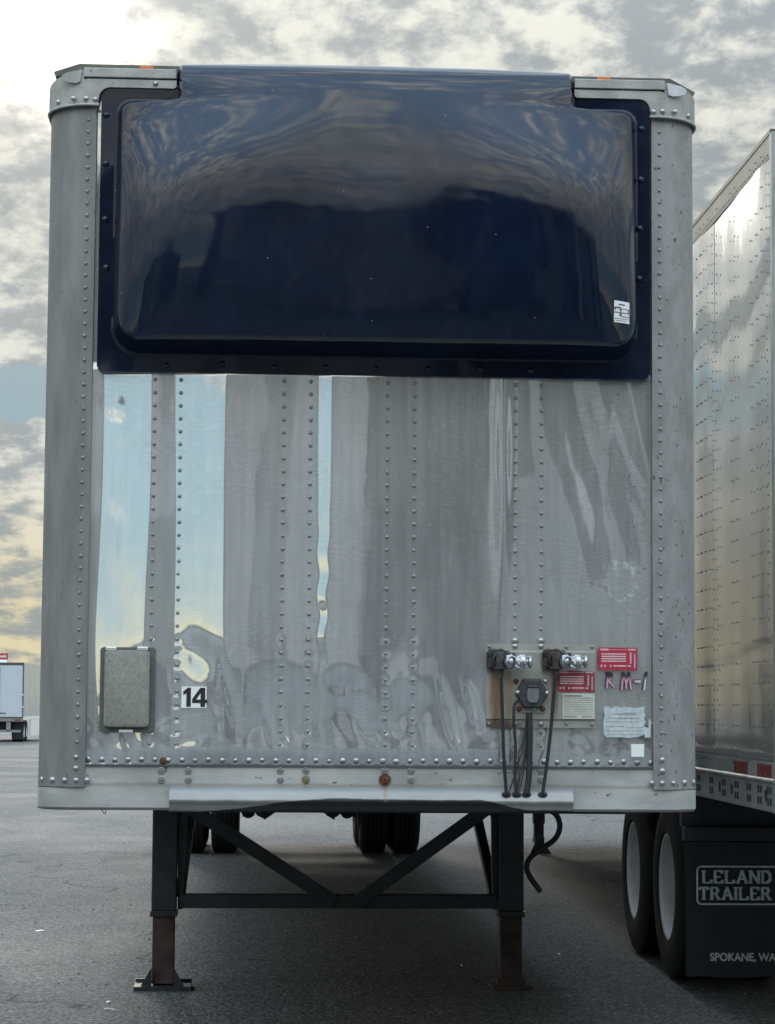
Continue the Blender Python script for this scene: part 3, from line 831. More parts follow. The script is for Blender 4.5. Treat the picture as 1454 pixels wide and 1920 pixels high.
red_rows = [(.04, .26, .05, .13, .035), (.28, .72, .085, .105, .05), (.76, .96, .05, .12, .03)] + \
    [(.07, .70, .26+.105*k, .31+.105*k, 0 if k < 3 else .2) for k in range(4)] + \
    [(.05, .10, .76, .86, .03), (.14, .19, .76, .86, .03), (.29, .33, .76, .86, .03), (.38, .71, .78, .84, .08), (.75, .84, .78, .84, .03)] + \
    [(.80, .85, .22+.05*k, .25+.05*k, 0) for k in range(10)]+[(.91, .95, .27+.05*k, .30+.05*k, 0) for k in range(13)]
marks_sticker('warning_sticker', 1123, 1214, 1195.5, 1257, M_redst, red_rows, M_pinkp, label='bright red sticker')
# hand painted RM-1
yR = front_of(1130, 1258, 1220, 1298)
M_paint = mat('sprayed_pink_paint', (.62, .32, .42), .5)
def pk(b, cur, co):
    z = b.new('ShaderNodeSeparateXYZ', {0: co})
    za = at(1175, 1262).z; zb = at(1175, 1290).z
    c1 = b.mix(b.smooth(z.outputs[0], 1.04, 1.06), (.62, .32, .42), (.60, .60, .66))
    return b.mix(b.smooth(z.outputs[2], za-.033, za-.008), c1, (.03, .02, .03))
base_mix(M_paint, pk)
def pxs(L): return [(at(1120+x/7.27, 1200+y_/7.27, yR).x, at(1120+x/7.27, 1200+y_/7.27, yR).z) for x, y_ in L]
ST = [[(135, 650), (140, 560), (150, 460)], [(135, 450), (190, 455), (200, 500), (150, 570)], [(160, 560), (230, 640)],
      [(335, 680), (345, 560), (360, 455)], [(360, 455), (395, 600), (395, 660)], [(395, 600), (435, 455)], [(435, 455), (460, 670)],
      [(520, 565), (575, 565)], [(640, 680), (670, 450)]]
pm_o = MB(); pm_i = MB()
for i, L in enumerate(ST):
    stroke(pm_o, pxs(L), .0115 if i != 7 else .017, yR-.0004*0-.0002*i)
    stroke(pm_i, pxs(L), .0072 if i != 7 else .012, yR-.003-.0002*i)
o = pm_o.obj('painted_mark', mat('dark_paint_outline', (.035, .02, .035), .5), T, fixn=False)
pm_i.obj('paint_fill', M_paint, o, fixn=False)
# torn label
y = front_of(1130, 1322, 1225, 1388)
def tl(L, y_): return [(at(1120+a/7.27, 1200+c_/7.27, y_).x, at(1120+a/7.27, 1200+c_/7.27, y_).z) for a, c_ in L]
o = MB().prism(tl([(100, 905), (165, 910), (195, 940), (240, 908), (310, 912), (325, 935), (350, 905), (420, 912), (520, 925), (650, 910), (640, 935), (640, 990), (655, 1010), (640, 1090), (660, 1110), (640, 1180), (700, 1200), (700, 1090), (730, 1080), (730, 1120), (800, 1120), (800, 1130), (735, 1135), (725, 1330), (650, 1330), (640, 1290), (560, 1320), (440, 1335), (330, 1325), (130, 1325), (90, 1280), (85, 1130), (105, 1010), (95, 990)], y), y-.0015, y).obj('torn_label', M_torn, T)
mb = MB()
def tbar(a, c_, b_, d_, yo=.0022): (xa, za), (xb, zb) = tl([(a, c_), (b_, d_)], y); mb.box((xa, y-yo, min(za, zb)), (xb, y-.0012, max(za, zb)))
for k in range(17): tbar(215+k*19, 990 if k > 6 else 998, 215+k*19+13, 1024 if k > 3 else 1012)
for (a, b_, c_) in ((300, 600, 1062), (120, 330, 1110), (350, 560, 1112), (140, 520, 1060), (110, 365, 1175), (395, 630, 1190), (110, 620, 1235), (130, 600, 1283)):
    xa = a
    while xa < b_: l = random.uniform(10, 45); tbar(xa, c_, min(xa+l, b_), c_+8); xa += l+9
mb.obj('label_print', M_grey, o)
y = front_of(1184, 1394, 1208, 1419)
x0_, z0_, x1_, z1_ = rect_px(1184, 1395, 1208, 1419, y); flat(x0_, z0_, x1_, z1_, y, .001).obj('square_sticker', M_white, T)['label'] = 'small blank white square sticker'
# --- connection plate
CPt = empty('connection_plate'); CPt.parent = T
yP = front_of(912, 1207, 1116, 1365)
x0_, z0_, x1_, z1_ = rect_px(912, 1207, 1116, 1365, yP)
mb = MB()
zf1, zf2 = at(1000, 1220, yP).z, at(1000, 1351, yP).z
Lz = [(yP-.002, z0_), (yP-.003, zf1), (yP-.010, zf1-.006), (yP-.010, zf2+.006), (yP-.003, zf2), (yP-.002, z1_)]
for (yy, z) in Lz: mb.v += [(x0_, yy, z), (x1_, yy, z)]
for i in range(5): mb.f.append((2*i, 2*i+1, 2*i+3, 2*i+2))
b0 = len(mb.v)
for (yy, z) in Lz: mb.v += [(x0_, yP+.004, z), (x1_, yP+.004, z)]
for i in range(5): mb.f += [(2*i, 2*i+2, b0+2*i+2, b0+2*i), (2*i+1, b0+2*i+1, b0+2*i+3, 2*i+3)]
mb.f += [(0, b0, b0+1, 1), (10, 11, b0+11, b0+10)]
mb.obj('plate', M_plate, CPt, 20)
G1, G2, SK = at(939, 1240, yP-.05), at(1043, 1240, yP-.05), at(998, 1302, yP-.04)
stains(M_plate, [(G1.x-.010, G1.z-.10, .035, .14, .24, (.20, .115, .045), .85), (G1.x+.035, G1.z-.10, .022, .10, .20, (.24, .16, .07), .6),
                 (G1.x-.03, G1.z, .035, .06, .07, (.05, .035, .03), .9), (G2.x-.025, G2.z, .035, .06, .07, (.05, .04, .035), .9),
                 (G2.x+.0, G2.z-.09, .020, .10, .16, (.12, .08, .05), .7), (G1.x, z1_+.01, .10, .02, .02, (.10, .06, .03), .8)])
mb = MB()
yq = yP-.010
for (u, v) in ((918, 1212), (1111, 1213), (1063, 1213), (918, 1357), (1111, 1358), (1063, 1357)):
    p = at(u, v, yq); link('plate_rivet', riv_mesh, CPt, (p.x, yP-.003, p.z))
for (u, v) in ((966.5, 1201), (1015, 1201), (966.5, 1211.5), (1015, 1211.5), (966.5, 1357), (1015, 1357)):
    p = at(u, v, yq); link('rivet', rivb_mesh, T, (p.x, yP-.003, p.z))
# gladhands
def gladhand(c, m_body, dx):
    x, z = c.x, c.z; y = yP-.010
    mb = MB()
    mb.prism(rot_poly(x-.012, z+.012, .075, .070, .014), y-.012, y)                  # mounting flange
    mb.lathe([(y, .030), (y-.035, .030), (y-.040, .024)], 'Y', 14, (x, 0, z+.01))
    mb.lathe([(.038, .008), (.034, .016), (.022, .020), (-.010, .017), (-.020, .017), (-.022, .026), (-.030, .026), (-.031, .013), (-.050, .012), (-.052, .010), (-.068, .009)], 'Z', 12, (x, y-.045, z))
    mb.lathe([(.050, .004), (.048, .009), (.038, .010)], 'Z', 6, (x, y-.045, z))
    for (ax, az) in ((-.045, .030), (.030, .036), (-.042, -.020)):
        mb.lathe([(y-.012, .009), (y-.022, .009), (y-.023, .003)], 'Y', 6, (x+ax, 0, z+az))
    mb.bar((x+.0, y-.045, z+.020), (x+.055, y-.045, z+.028), .012, .012)
    mb.bar((x+.055, y-.045, z+.030), (x+.040, y-.030, z+.0), .010, .012)
    g = mb.obj('gladhand', m_body, CPt, 40, fixn=True)
    mb = MB(); y2 = y-.060
    mb.lathe([(.0, .008), (.008, .025), (.030, .030), (.042, .019), (.050, .021), (.062, .030), (.080, .027), (.086, .012), (.092, .012), (.096, .024), (.104, .025), (.107, .008)], 'X', 14, (x+.012, y2, z-.002))
    mb.lathe([(y2-.030, .014), (y2-.026, .018), (y2, .020)], 'Y', 12, (x+.040, 0, z+.004))
    mb.lathe([(y2-.028, .010), (y2-.024, .016), (y2, .018)], 'Y', 10, (x+.080, 0, z-.010))
    mb.tube([(x+.10, y2, z+.018), (x+.118, y2-.006, z+.012), (x+.120, y2, z-.018), (x+.108, y2, z-.022)], .0035, 6)
    mb.tube([(x+.05, y2-.02, z-.018), (x+.07, y2-.02, z-.028), (x+.095, y2-.01, z-.022)], .006, 6)
    mb.obj('coupler_fitting', M_chrome, CPt, 40)
gladhand(G1, M_iron, 0); gladhand(G2, M_irust, 0)
# seven-way socket
y = yP-.010; mb = MB()
mb.prism(rot_poly(SK.x+.000, SK.z-.012, .112, .120, .010), y-.006, y)
mb.obj('socket_bracket', M_cap, CPt, None, .001)
mb = MB()
for (a_, b_) in (((y-.006), .064), ):
    mb.lathe([(y-.006, .066), (y-.030, .066), (y-.036, .062), (y-.040, .060)], 'Y', 6, (SK.x, 0, SK.z+.004))
mb.v.append((SK.x, y-.040, SK.z+.004)); i0 = len(mb.v)-1
for k in range(6): mb.f.append((18+k, 18+(k+1) % 6, i0))
# squash into an upright hexagon of the right size
mb.v = [(SK.x+(vx-SK.x)*1.0, vy, vz) for vx, vy, vz in mb.v]
mb.obj('socket_housing', M_sock, CPt, None, .0025)
lid = [(-.018, .026), (.018, .026), (.024, .010), (.024, -.016), (.014, -.034), (-.014, -.034), (-.024, -.016), (-.024, .010)]
MB().prism([(SK.x+.002+a, SK.z+c_) for a, c_ in lid], y-.052, y-.040).obj('socket_lid', M_lid, CPt, None, .004)
MB().tube([(SK.x-.014, y-.05, SK.z+.030), (SK.x+.018, y-.05, SK.z+.030)], .006, 8).obj('lid_hinge', M_iron, CPt, 60)
sb = dome(.009, .007, 10).mesh('socket_bolt', M_chrome, 60)
sbr = dome(.011, .010, 10).mesh('socket_bolt', M_rust, 60)
for (u, v, mm, yo) in ((968, 1277, sbr, .008), (1023, 1277, sb, .008), (971, 1298, sb, .040), (1026, 1299, sb, .040), (974, 1329, sbr, .008), (1018, 1329, sbr, .008), (1003, 1328, sb, .008)):
    p = at(u, v, y-yo); link('socket_bolt', mm, CPt, (p.x, y-yo, p.z))
# stickers on the plate
marks_sticker('inspection_sticker', 1046, 1257, 1115.5, 1298, M_redst2, red_rows, M_pinkp, CPt, yP-.0112, 'faded red sticker', True)
rows = [(.05, .60, .07, .12, .12), (.05, .95, .17, .19, .10)]+[(.05, .95, .26+.09*k, .272+.09*k, 0 if k % 2 else .3) for k in range(7)]+[(.05, .45, .90, .93, .12), (.6, .9, .90, .93, .12)]
marks_sticker('certificate_label', 1055, 1300, 1115.5, 1348, M_paper, rows, M_grey2, CPt, yP-.0112, 'cream printed label')
# hoses and wires
def pts_px(L, y0, y1):
    n = len(L); return [at(u, v, y0+(y1-y0)*i/(n-1)) for i, (u, v) in enumerate(L)]
def smooth_pts(P, k=5):
    out = []
    for i in range(len(P)-1):
        p0, p1, p2, p3 = P[max(i-1, 0)], P[i], P[i+1], P[min(i+2, len(P)-1)]
        for j in range(k):
            t = j/k; out.append(.5*((2*p1)+(-p0+p2)*t+(2*p0-5*p1+4*p2-p3)*t*t+(-p0+3*p1-3*p2+p3)*t**3))
    return out+[P[-1]]
ye = -.050
HS = []
HS.append(('air_hose', [(939, 1262), (941, 1300), (943, 1360), (945, 1420), (950, 1489)], .0068))
HS.append(('air_hose', [(1042, 1264), (1038, 1310), (1033, 1370), (1026, 1430), (1018, 1488)], .0068))
HS.append(('power_cable', [(992, 1336), (994, 1370), (993, 1420), (992, 1455), (988, 1488)], .0120))
HS.append(('power_cable', [(972, 1314), (965, 1322), (964, 1350), (967, 1400), (966, 1450), (968, 1488)], .0062))
HS.append(('earth_wire', [(989, 1338), (988, 1370), (978, 1410), (968, 1445), (954, 1488)], .0026))
HS.append(('earth_wire', [(990, 1338), (988, 1375), (983, 1420), (975, 1460), (969, 1488)], .0026))
HS.append(('earth_wire', [(991, 1338), (989, 1380), (986, 1420), (979, 1462), (972, 1488)], .0026))
HS.append(('earth_wire', [(988, 1338), (985, 1372), (972, 1420), (974, 1455), (968, 1488)], .0024))
for nm, L, r in HS:
    P_ = pts_px(L, yP-.055 if nm == 'air_hose' else yP-.035, ye-.006)
    MB().tube(smooth_pts(P_), r, 8).obj(nm, M_cable, T, 60)
for u in (950, 969, 987.5, 1018):
    p = at(u, 1489, ye)
    mb = MB().lathe([(.004, .0185), (-.004, .0185), (-.007, .012), (-.008, .001)], 'Y', 14, (0, 0, 0))
    o = mb.obj('grommet', M_cable, T, 50); o.location = (p.x, ye, p.z-.001); o.scale = (1, 1, .62); o.rotation_euler = (R(0), 0, 0)

# --- document box
yD = front_of(189, 1213, 289, 1374)
x0_, z0_, x1_, z1_ = rect_px(189, 1213, 290, 1374, yD)
D = empty('document_box'); D.parent = T
MB().prism(rot_poly((x0_+x1_)/2, (z0_+z1_)/2, x1_-x0_, z0_-z1_, .014), yD-.006, yD+.006).obj('box_frame', M_boxr, D, None, .002)
a, b_ = at(196.5, 1219, yD-.03), at(279.5, 1364, yD-.03)
MB().prism(rot_poly((a.x+b_.x)/2, (a.z+b_.z)/2, b_.x-a.x, a.z-b_.z, .016), yD-.034, yD-.006).obj('box_lid', M_box, D, 40, .008)
hm = MB().box((-.020, -.012, -.006), (.020, 0, .006)).tube([(-.018, -.012, .002), (.018, -.012, .002)], .004, 8)
hme = hm.mesh('hinge', M_white, 40)
for u in (209, 268): p = at(u, 1215.5, yD-.01); link('hinge', hme, D, (p.x, yD-.006, p.z))
p = at(236, 1371, yD-.01)
MB().box((p.x-.026, yD-.016, p.z-.004), (p.x+.028, yD-.006, p.z+.006)).lathe([(yD-.018, .006), (yD-.006, .006)], 'Y', 8, (p.x-.018, 0, p.z-.008)).lathe([(yD-.018, .006), (yD-.006, .006)], 'Y', 8, (p.x+.010, 0, p.z-.008)).obj('latch', M_white, D, 40)

# --- landing gear
GY_, GS = 3.383, .929
LG = empty('landing_gear'); LG.parent = T
for sgn in (-1, 1):
    x = sgn*GS; m_in = M_dark if sgn < 0 else M_rustleg
    MB().box((x-.066, GY_-.066, .415), (x+.066, GY_+.066, 1.12)).obj('leg', M_dark, LG, None, .006)
    MB().box((x-.072, GY_-.072, .385), (x+.072, GY_+.072, .415)).obj('leg_collar', M_dark, LG, None, .004)
    MB().box((x-.058, GY_-.058, .030), (x+.058, GY_+.058, .39)).obj('inner_leg', M_rustleg, LG, None, .005)
    if sgn < 0:
        mb = MB().box((x-.150, GY_-.12, .0), (x+.150, GY_+.12, .024)).box((x-.150, GY_+.10, .024), (x+.150, GY_+.12, .04))
        for s2 in (-1, 1):
            for yy in (-.035,):
                mb.prism([(x+s2*.058, .024), (x+s2*.115, .024), (x+s2*.062, .115), (x+s2*.058, .12)], GY_+yy-.05, GY_+yy-.042)
        mb.obj('foot', M_dark, LG)
    else:
        mb = MB().prism(rot_poly(x, .012, .22, .022, .008), GY_-.10, GY_+.10).box((x-.075, GY_-.07, .022), (x+.075, GY_+.07, .055)).box((x-.115, GY_-.02, .0), (x+.115, GY_+.02, .018))
        mb.obj('foot', M_rustleg, LG, None, .004)
    # inner bracket plate and rearward stay
    xi = x-sgn*.085
    MB().prism([(xi-.012, .42), (xi+.012, .42), (xi+.03, .9), (xi+.03, 1.12), (xi-.035*1, 1.12), (xi-.02, .9)], GY_-.02, GY_+.02).obj('stay_plate', M_dark, LG)
    MB().bar((xi, GY_+.05, .50), (xi-sgn*.05, GY_+1.0, 1.10), .05, .05, (1, 0, 0)).obj('stay', M_dark, LG)
    # upper knuckle
    MB().prism([(x-sgn*.08, 1.12), (x-sgn*.19, 1.12), (x-sgn*.16, .99), (x-sgn*.10, .91), (x-sgn*.08, .95)], GY_-.04, GY_+.04).obj('brace_bracket', M_dark, LG)
bz0, bz1 = .427, .501
MB().box((-GS+.075, GY_-.035, bz0), (GS-.075, GY_+.035, bz1)).obj('cross_tube', M_dark, LG, None, .005)
MB().bar((-GS+.12, GY_-.045, .965), (-.02, GY_-.045, .462), .072, .03).obj('brace', M_dark, LG, None, .003)
MB().bar((GS-.10, GY_-.045, .985), (.10, GY_-.045, .462), .072, .03).obj('brace', M_dark, LG, None, .003)
yk = GY_-.05
Pk = [(1030, 1518), (1045, 1530), (1050, 1552), (1040, 1574), (1015, 1592), (995, 1608), (988, 1625), (993, 1642), (1003, 1657), (1014, 1672)]
MB().tube(smooth_pts([at(u, v, yk) for u, v in Pk]), .0155, 10).obj('crank_handle', M_dark, LG, 60)

# --- axles and wheels
def tyre_mb(w=.28, r=.51, ri=.285):
    mb = MB(); h = w/2
    prof = [(-h*.80, ri), (-h*.96, ri+.02), (-h, ri+.09), (-h*.97, r-.07), (-h*.86, r-.022), (-h*.74, r-.005)]
    g = .011
    for k in range(4):
        c_ = -h*.46+k*h*.307; prof += [(c_-g/2-.002, r), (c_-g/2, r-.013), (c_+g/2, r-.013), (c_+g/2+.002, r)]
    prof += [(h*.74, r-.005), (h*.86, r-.022), (h*.97, r-.07), (h, ri+.09), (h*.96, ri+.02), (h*.80, ri)]
    return mb.lathe(prof, 'X', 56)
tyre_me = tyre_mb().mesh('tyre', M_rubber, 35)
def rim_mb(s=-1, dish=.10):
    """outer face towards -X when s=-1"""
    mb = MB(); o_ = s*.122
    prof = [(-s*.11, .29), (-s*.02, .262), (o_*.6, .262), (o_-s*.0, .278), (o_+s*.004, .295), (o_-s*.004, .290), (o_-s*.015, .268), (o_-s*.035, .262), (o_-s*.062, .250), (o_-s*.110, .19), (o_-s*.118, .13)]
    mb.lathe(prof, 'X', 48)
    mb.lathe([(o_-s*.118, .13), (o_-s*.112, .12), (o_-s*.105, .105), (o_-s*.10, .06), (o_-s*.10, .001)], 'X', 24)
    for k in range(10):
        a = 2*math.pi*k/10; mb.lathe([(o_-s*.118, .016), (o_-s*.090, .016), (o_-s*.088, .004)], 'X', 6, (0, .165*math.cos(a), .165*math.sin(a)))
    return mb
rim_me = rim_mb(-1).mesh('rim', M_wheel, 40); rim_me2 = rim_mb(1).mesh('rim', M_wheel, 40)
def wheel(parent, x, y, z, rot=0.0, out=-1):
    w = empty('wheel', (x, y, z), rot); w.parent = parent
    link('tyre', tyre_me, w, (0, 0, 0), (random.uniform(0, 6), 0, 0)); link('rim', rim_me if out < 0 else rim_me2, w)
    return w
def axle_set(parent, xs, y, z=.50):
    mb = MB().tube([(xs[0], y, z), (xs[-1], y, z)], .062, 12)
    for sg in (-1, 1):
        mx = (xs[0]+xs[-1])/2
        for q_, (xo, zo, rr) in enumerate(((.34, -.045, 1.0), (.49, -.075, .8))):
            x = mx+sg*(xo+.03*(sg < 0))
            mb.lathe([(-.10, .02), (-.09, .08*rr), (-.01, .085*rr), (0, .093*rr), (.01, .085*rr), (.07, .075*rr), (.09, .02)], 'Y', 11, (x, y-.16+.07*q_, z+zo))
            mb.box((x-.015, y-.10, z-.145+.02*q_), (x+.018, y+.02, z+.02))
        mb.box((mx+sg*.24-.03, y-.20, z-.085), (mx+sg*.60+.03, y-.04, z+.03))
        mb.box((mx+sg*.56-.02, y-.22, z-.125), (mx+sg*.56+.03, y-.02, z+.03))
        mb.bar((mx+sg*.24, y-.1, z-.07), (mx+sg*.36, y-.14, z-.15), .02, .03)
    for x in (xs[0]+.47, xs[-1]-.47):
        mb.box((x-.05, y-.45, z+.06), (x+.05, y+.45, z+.12)); mb.box((x-.03, y-.08, z-.14), (x+.03, y+.08, z+.12))
    return mb.obj('axle', M_dark, parent, 50)
for y in (14.45, 15.70):
    axle_set(T, (-1.15, 1.15), y)
    for x, o_ in ((-1.085, -1), (-.755, -1), (.755, 1), (1.085, 1)): wheel(T, x, y, .51, 0, o_)
MB().box((-.50, 12.6, 1.0), (-.40, 16.0, 1.1)).box((.40, 12.6, 1.0), (.50, 16.0, 1.1)).obj('slider_rail', M_dark, T)

# ------------------------------------------------------------------ right hand trailer
RY = .0182
B = empty('semi_trailer', (1.8078, 0, 0), -RY)
tag(B, 'riveted silver trailer standing on the right, tail towards us, over a black mud flap', 'trailer')
# local frame: x to the right from the left wall plane, y along the trailer
Y0, Y1, ZT2 = .90, 16.3, 4.075
def sidepx(u, v=800):
    lo, hi = -8., 40.
    for _ in range(50):
        m_ = (lo+hi)/2; w = Vector((1.8078+math.sin(RY)*m_, m_*math.cos(RY), 2.5))-CAM
        uu = 727+CF*w.dot(R2)/w.dot(F_)
        if uu > u: lo = m_
        else: hi = m_
    return m_
seams = [sidepx(1451.5), sidepx(1347.3)]
step = seams[1]-seams[0]
edges = [Y0+.02]+[seams[0]+step*k for k in range(1, 11)]+[Y1]
# side skin: undulating panels
rng = np.random.RandomState(5)
for k in range(len(edges)-1):
    a, b_ = edges[k], min(edges[k+1], Y1)
    if b_-a < .05: continue
    ny = 60 if k < 4 else 14
    yy = np.linspace(a, b_+.012, ny); zz2 = np.linspace(1.268, 3.962, 90 if k < 4 else 24)
    YY, ZZ = np.meshgrid(yy, zz2)
    t = (YY-a)/(b_-a)
    d = -.006*np.sin(np.pi*t)+.0030*vnoise(YY, ZZ, 4.2, 1.4, 31+k)+.0012*vnoise(YY, ZZ, 10, 1.0, 41+k)
    d += .004*np.exp(-((ZZ-1.74-.05*np.sin(YY*1.9))/.018)**2)      # long scrape
    link('side_panel', grid_mesh('side_panel', d-.012-.002*(k % 2), YY, ZZ, M_side), B)
MB().box((.0, Y0+.02, 1.06), (.02, Y1, 4.0)).obj('side_frame', M_dkgrey, B)
MB().box((-.018, Y0+.01, 3.957), (.05, Y1, 4.062)).obj('top_rail', M_cream, B, None, .002)
MB().box((-.021, Y0, 4.0621), (2.60, Y1, 4.082)).obj('roof', M_roof, B)
MB().box((-.016, Y0+.01, 1.200), (.03, Y1, 1.272)).obj('tape_rail', M_grrail, B, None, .001)
MB().tube([(-.018, Y0+.01, 1.192), (-.018, Y1, 1.192)], .012, 10).obj('rail_moulding', M_rail, B, 60)
MB().box((-.020, Y0+.01, 1.056), (.03, Y1, 1.185)).obj('bottom_rail', M_grrail, B, None, .002)
MB().box((2.57, Y0, 1.06), (2.60, Y1, 4.06)).obj('side_wall', M_side, B)
MB().box((.05, Y0+.05, 1.06), (2.55, Y1, 1.16)).obj('floor', M_dark, B)
MB().box((.09, Y1-.05, 1.16), (2.55, Y1, 4.05)).obj('nose_wall', M_side, B)
MB().box((-.022, Y0-.035, 1.05), (.09, Y0+.018, 4.06)).obj('rear_post', M_grrail, B, None, .004)
MB().box((2.50, Y0-.06, 1.05), (2.62, Y0+.018, 4.06)).obj('rear_post', M_grrail, B, None, .004)
MB().box((.092, Y0-.05, 3.95), (2.498, Y0+.018, 4.06)).obj('rear_header', M_grrail, B)
MB().box((.092, Y0-.05, 1.05), (2.498, Y0+.018, 1.16)).obj('rear_sill', M_grrail, B)
for k in range(2):
    MB().box((.095+k*1.205, Y0-.03, 1.165), (1.290+k*1.205, Y0, 3.945)).obj('rear_door', M_side, B, None, .003)
# rivets of the side: too small to pick apart
mb = MB(); small = dome(.0056, .0036, 6)
def sr(y, z):
    M = Matrix.Translation((-.021, y, z)) @ Matrix.Rotation(R(-90), 4, 'Z')
    mb.add([M @ Vector(w) for w in small.v], small.f)
cols = [sidepx(u) for u in (1316, 1324, 1355, 1381, 1389.6, 1418.7, 1430, 1440)]
for cyc in range(0, 3):
    for y in cols:
        for k in range(27): sr(y+cyc*step, 1.33+k*.0975)
for c_ in [seams[0]+step*k for k in range(0, 5)]:
    for k in range(53): sr(c_+.01, 1.30+k*.05)
yq = Y0+.06
while yq < 8:
    sr(yq, 1.285); sr(yq, 3.975)
    if int(yq/.05) % 2: sr(yq, 3.975)
    yq += .05
for y in cols+[c+step for c in cols]:
    sr(y, 4.005); sr(y, 1.255); sr(y, 1.215)
tag(mb.obj('rivet_rows', mat('side_rivet', (.16, .165, .165), .5, .3), B, 60), kind='stuff')
# reflective tape
def sidebox(u0, u1, z0, z1, name, m, off=-.0175):
    a, b_ = sidepx(u1), sidepx(u0); return MB().box((off, a, z0), (off+.001, b_, z1)).obj(name, m, B)
sidebox(1380, 1405.5, 1.205, 1.262, 'tape_red', M_redtape); sidebox(1406, 1422.5, 1.205, 1.262, 'tape_white', M_wtape)
sidebox(1423, 1450, 1.205, 1.262, 'tape_red', M_redtape)
# slots punched in the lower rail
slot_me = MB().box((-.0014, -.018, -.016), (0, .018, .016)).mesh('rail_slot', M_slot)
hole_me = MB().lathe([(-.0012, .001), (-.0012, .028), (0, .028)], 'X', 10).mesh('rail_hole', M_slot)
for u in (1315, 1339, 1362, 1386, 1409, 1429, 1447):
    y = sidepx(u)
    for dy in (-.028, .028):
        for z in (1.150, 1.100): link('rail_slot', slot_me, B, (-.0201, y+dy, z))
for u in (1354.5, 1377, 1440.5):
    y = sidepx(u); link('rail_hole', hole_me, B, (-.0201, y, 1.125))
# running gear
for y in (3.85, 5.12):
    axle_set(B, (.20, 2.40), y)
    for x, o_ in ((.118, -1), (.448, -1), (2.08, 1), (2.41, 1)): wheel(B, x, y, .51, 0, o_)
MB().box((.75, 2.2, .86), (.86, 8.0, 1.06)).box((1.72, 2.2, .86), (1.83, 8.0, 1.06)).obj('slider_rail', M_dark, B)
# suspension shroud and mud flap bracket
q = at(1285, 1580, 3.2); fx0 = .0
FLx = at(1286, 1700, 3.2).x-1.8078-.0582
MB().box((FLx-.01, 3.18, .80), (FLx+1.4, 3.25, .875)).obj('flap_bracket', M_dark, B, None, .004)
MB().box((FLx-.01, 3.26, .875), (FLx+1.4, 3.32, 1.06)).obj('flap_crossmember', M_dark, B)
mb = MB()
fw = .62
for j in range(13):
    for i in range(13):
        z = .795-(.795-.085)*j/12; x = FLx+fw*i/12
        mb.v.append((x, 3.20+.006*math.sin(i*.6+j*.25)-.02*math.sin(j/12*1.6), z+.004*math.sin(i*.9)*(j == 12)))
for j in range(12):
    for i in range(12): a = j*13+i; mb.f.append((a, a+1, a+14, a+13))
flap = mb.obj('mud_flap', M_flap, B, 60, fixn=False)
for v_ in flap.data.vertices: pass
MB().box((FLx, 3.215, .09), (FLx+fw, 3.221, .79)).obj('flap_backing', M_flap, B)
# lettering on the flap
yl = 3.172
def flap_pt(u, v): w = at(u, v, yl+1.8078*0); return (w.x-1.8078-.0582, w.z)
LT = MB()
GL = {
 'L': ([((0, 0), (0, 1)), ((0, .0), (.62, 0)), ((.62, 0), (.62, .22))], [(0, 1)]),
 'E': ([((0, 0), (0, 1)), ((0, 0), (.6, 0)), ((0, 1), (.58, 1)), ((0, .5), (.42, .5)), ((.6, 0), (.6, .2)), ((.58, 1), (.58, .82))], []),
 'A': ([((0, 0), (.36, 1)), ((.36, 1), (.74, 0)), ((.14, .33), (.6, .33))], [(0, 0), (.74, 0)]),
 'N': ([((0, 0), (0, 1)), ((0, 1), (.68, 0)), ((.68, 0), (.68, 1))], [(0, 0), (0, 1), (.68, 1)]),
 'D': ([((0, 0), (0, 1)), ((0, 1), (.38, .98)), ((.38, .98), (.62, .74)), ((.62, .74), (.62, .26)), ((.62, .26), (.38, .02)), ((.38, .02), (0, 0))], []),
 'T': ([((.33, 0), (.33, 1)), ((0, 1), (.66, 1)), ((0, 1), (0, .82)), ((.66, 1), (.66, .82))], [(.33, 0)]),
 'R': ([((0, 0), (0, 1)), ((0, 1), (.42, .98)), ((.42, .98), (.54, .77)), ((.54, .77), (.42, .53)), ((.42, .53), (0, .5)), ((.3, .5), (.64, 0))], [(0, 0), (.64, 0)]),
 'I': ([((0, 0), (0, 1))], [(0, 0), (0, 1)]),
}
def put(word, x0, z0, h, w, gap):
    x = x0; n = 0
    for ch in word:
        segs, ser = GL[ch]; wd = {'L': .62, 'E': .6, 'A': .74, 'N': .68, 'D': .62, 'T': .66, 'R': .64, 'I': .06}[ch]
        for (a, b_) in segs:
            n += 1
            p_, q_ = Vector((x+a[0]*h*w, z0+a[1]*h)), Vector((x+b_[0]*h*w, z0+b_[1]*h)); d_ = (q_-p_).normalized()
            thick = h*.25 if abs(d_.y) > .5 else h*.14
            nn = Vector((-d_.y, d_.x))*thick/2; e = d_*h*.04
            yy = yl-.0001*n
            P4 = [p_-e+nn, q_+e+nn, q_+e-nn, p_-e-nn]
            b0 = len(LT.v); LT.v += [(c_.x, yy, c_.y) for c_ in P4]; LT.f.append((b0, b0+1, b0+2, b0+3))
        for s_ in ser:
            n += 1; c_ = Vector((x+s_[0]*h*w, z0+s_[1]*h)); yy = yl-.0001*n; sw, sh = h*.19, h*.045
            b0 = len(LT.v); LT.v += [(c_.x-sw, yy, c_.y-sh), (c_.x+sw, yy, c_.y-sh), (c_.x+sw, yy, c_.y+sh), (c_.x-sw, yy, c_.y+sh)]; LT.f.append((b0, b0+1, b0+2, b0+3))
        x += wd*h*w+gap
    return x
x_, z_ = flap_pt(1320, 1655); put('LELAND', x_, z_, .062, 1.03, .0215)
x_, z_ = flap_pt(1313, 1686); put('TRAILER', x_, z_, .062, 1.00, .0215)
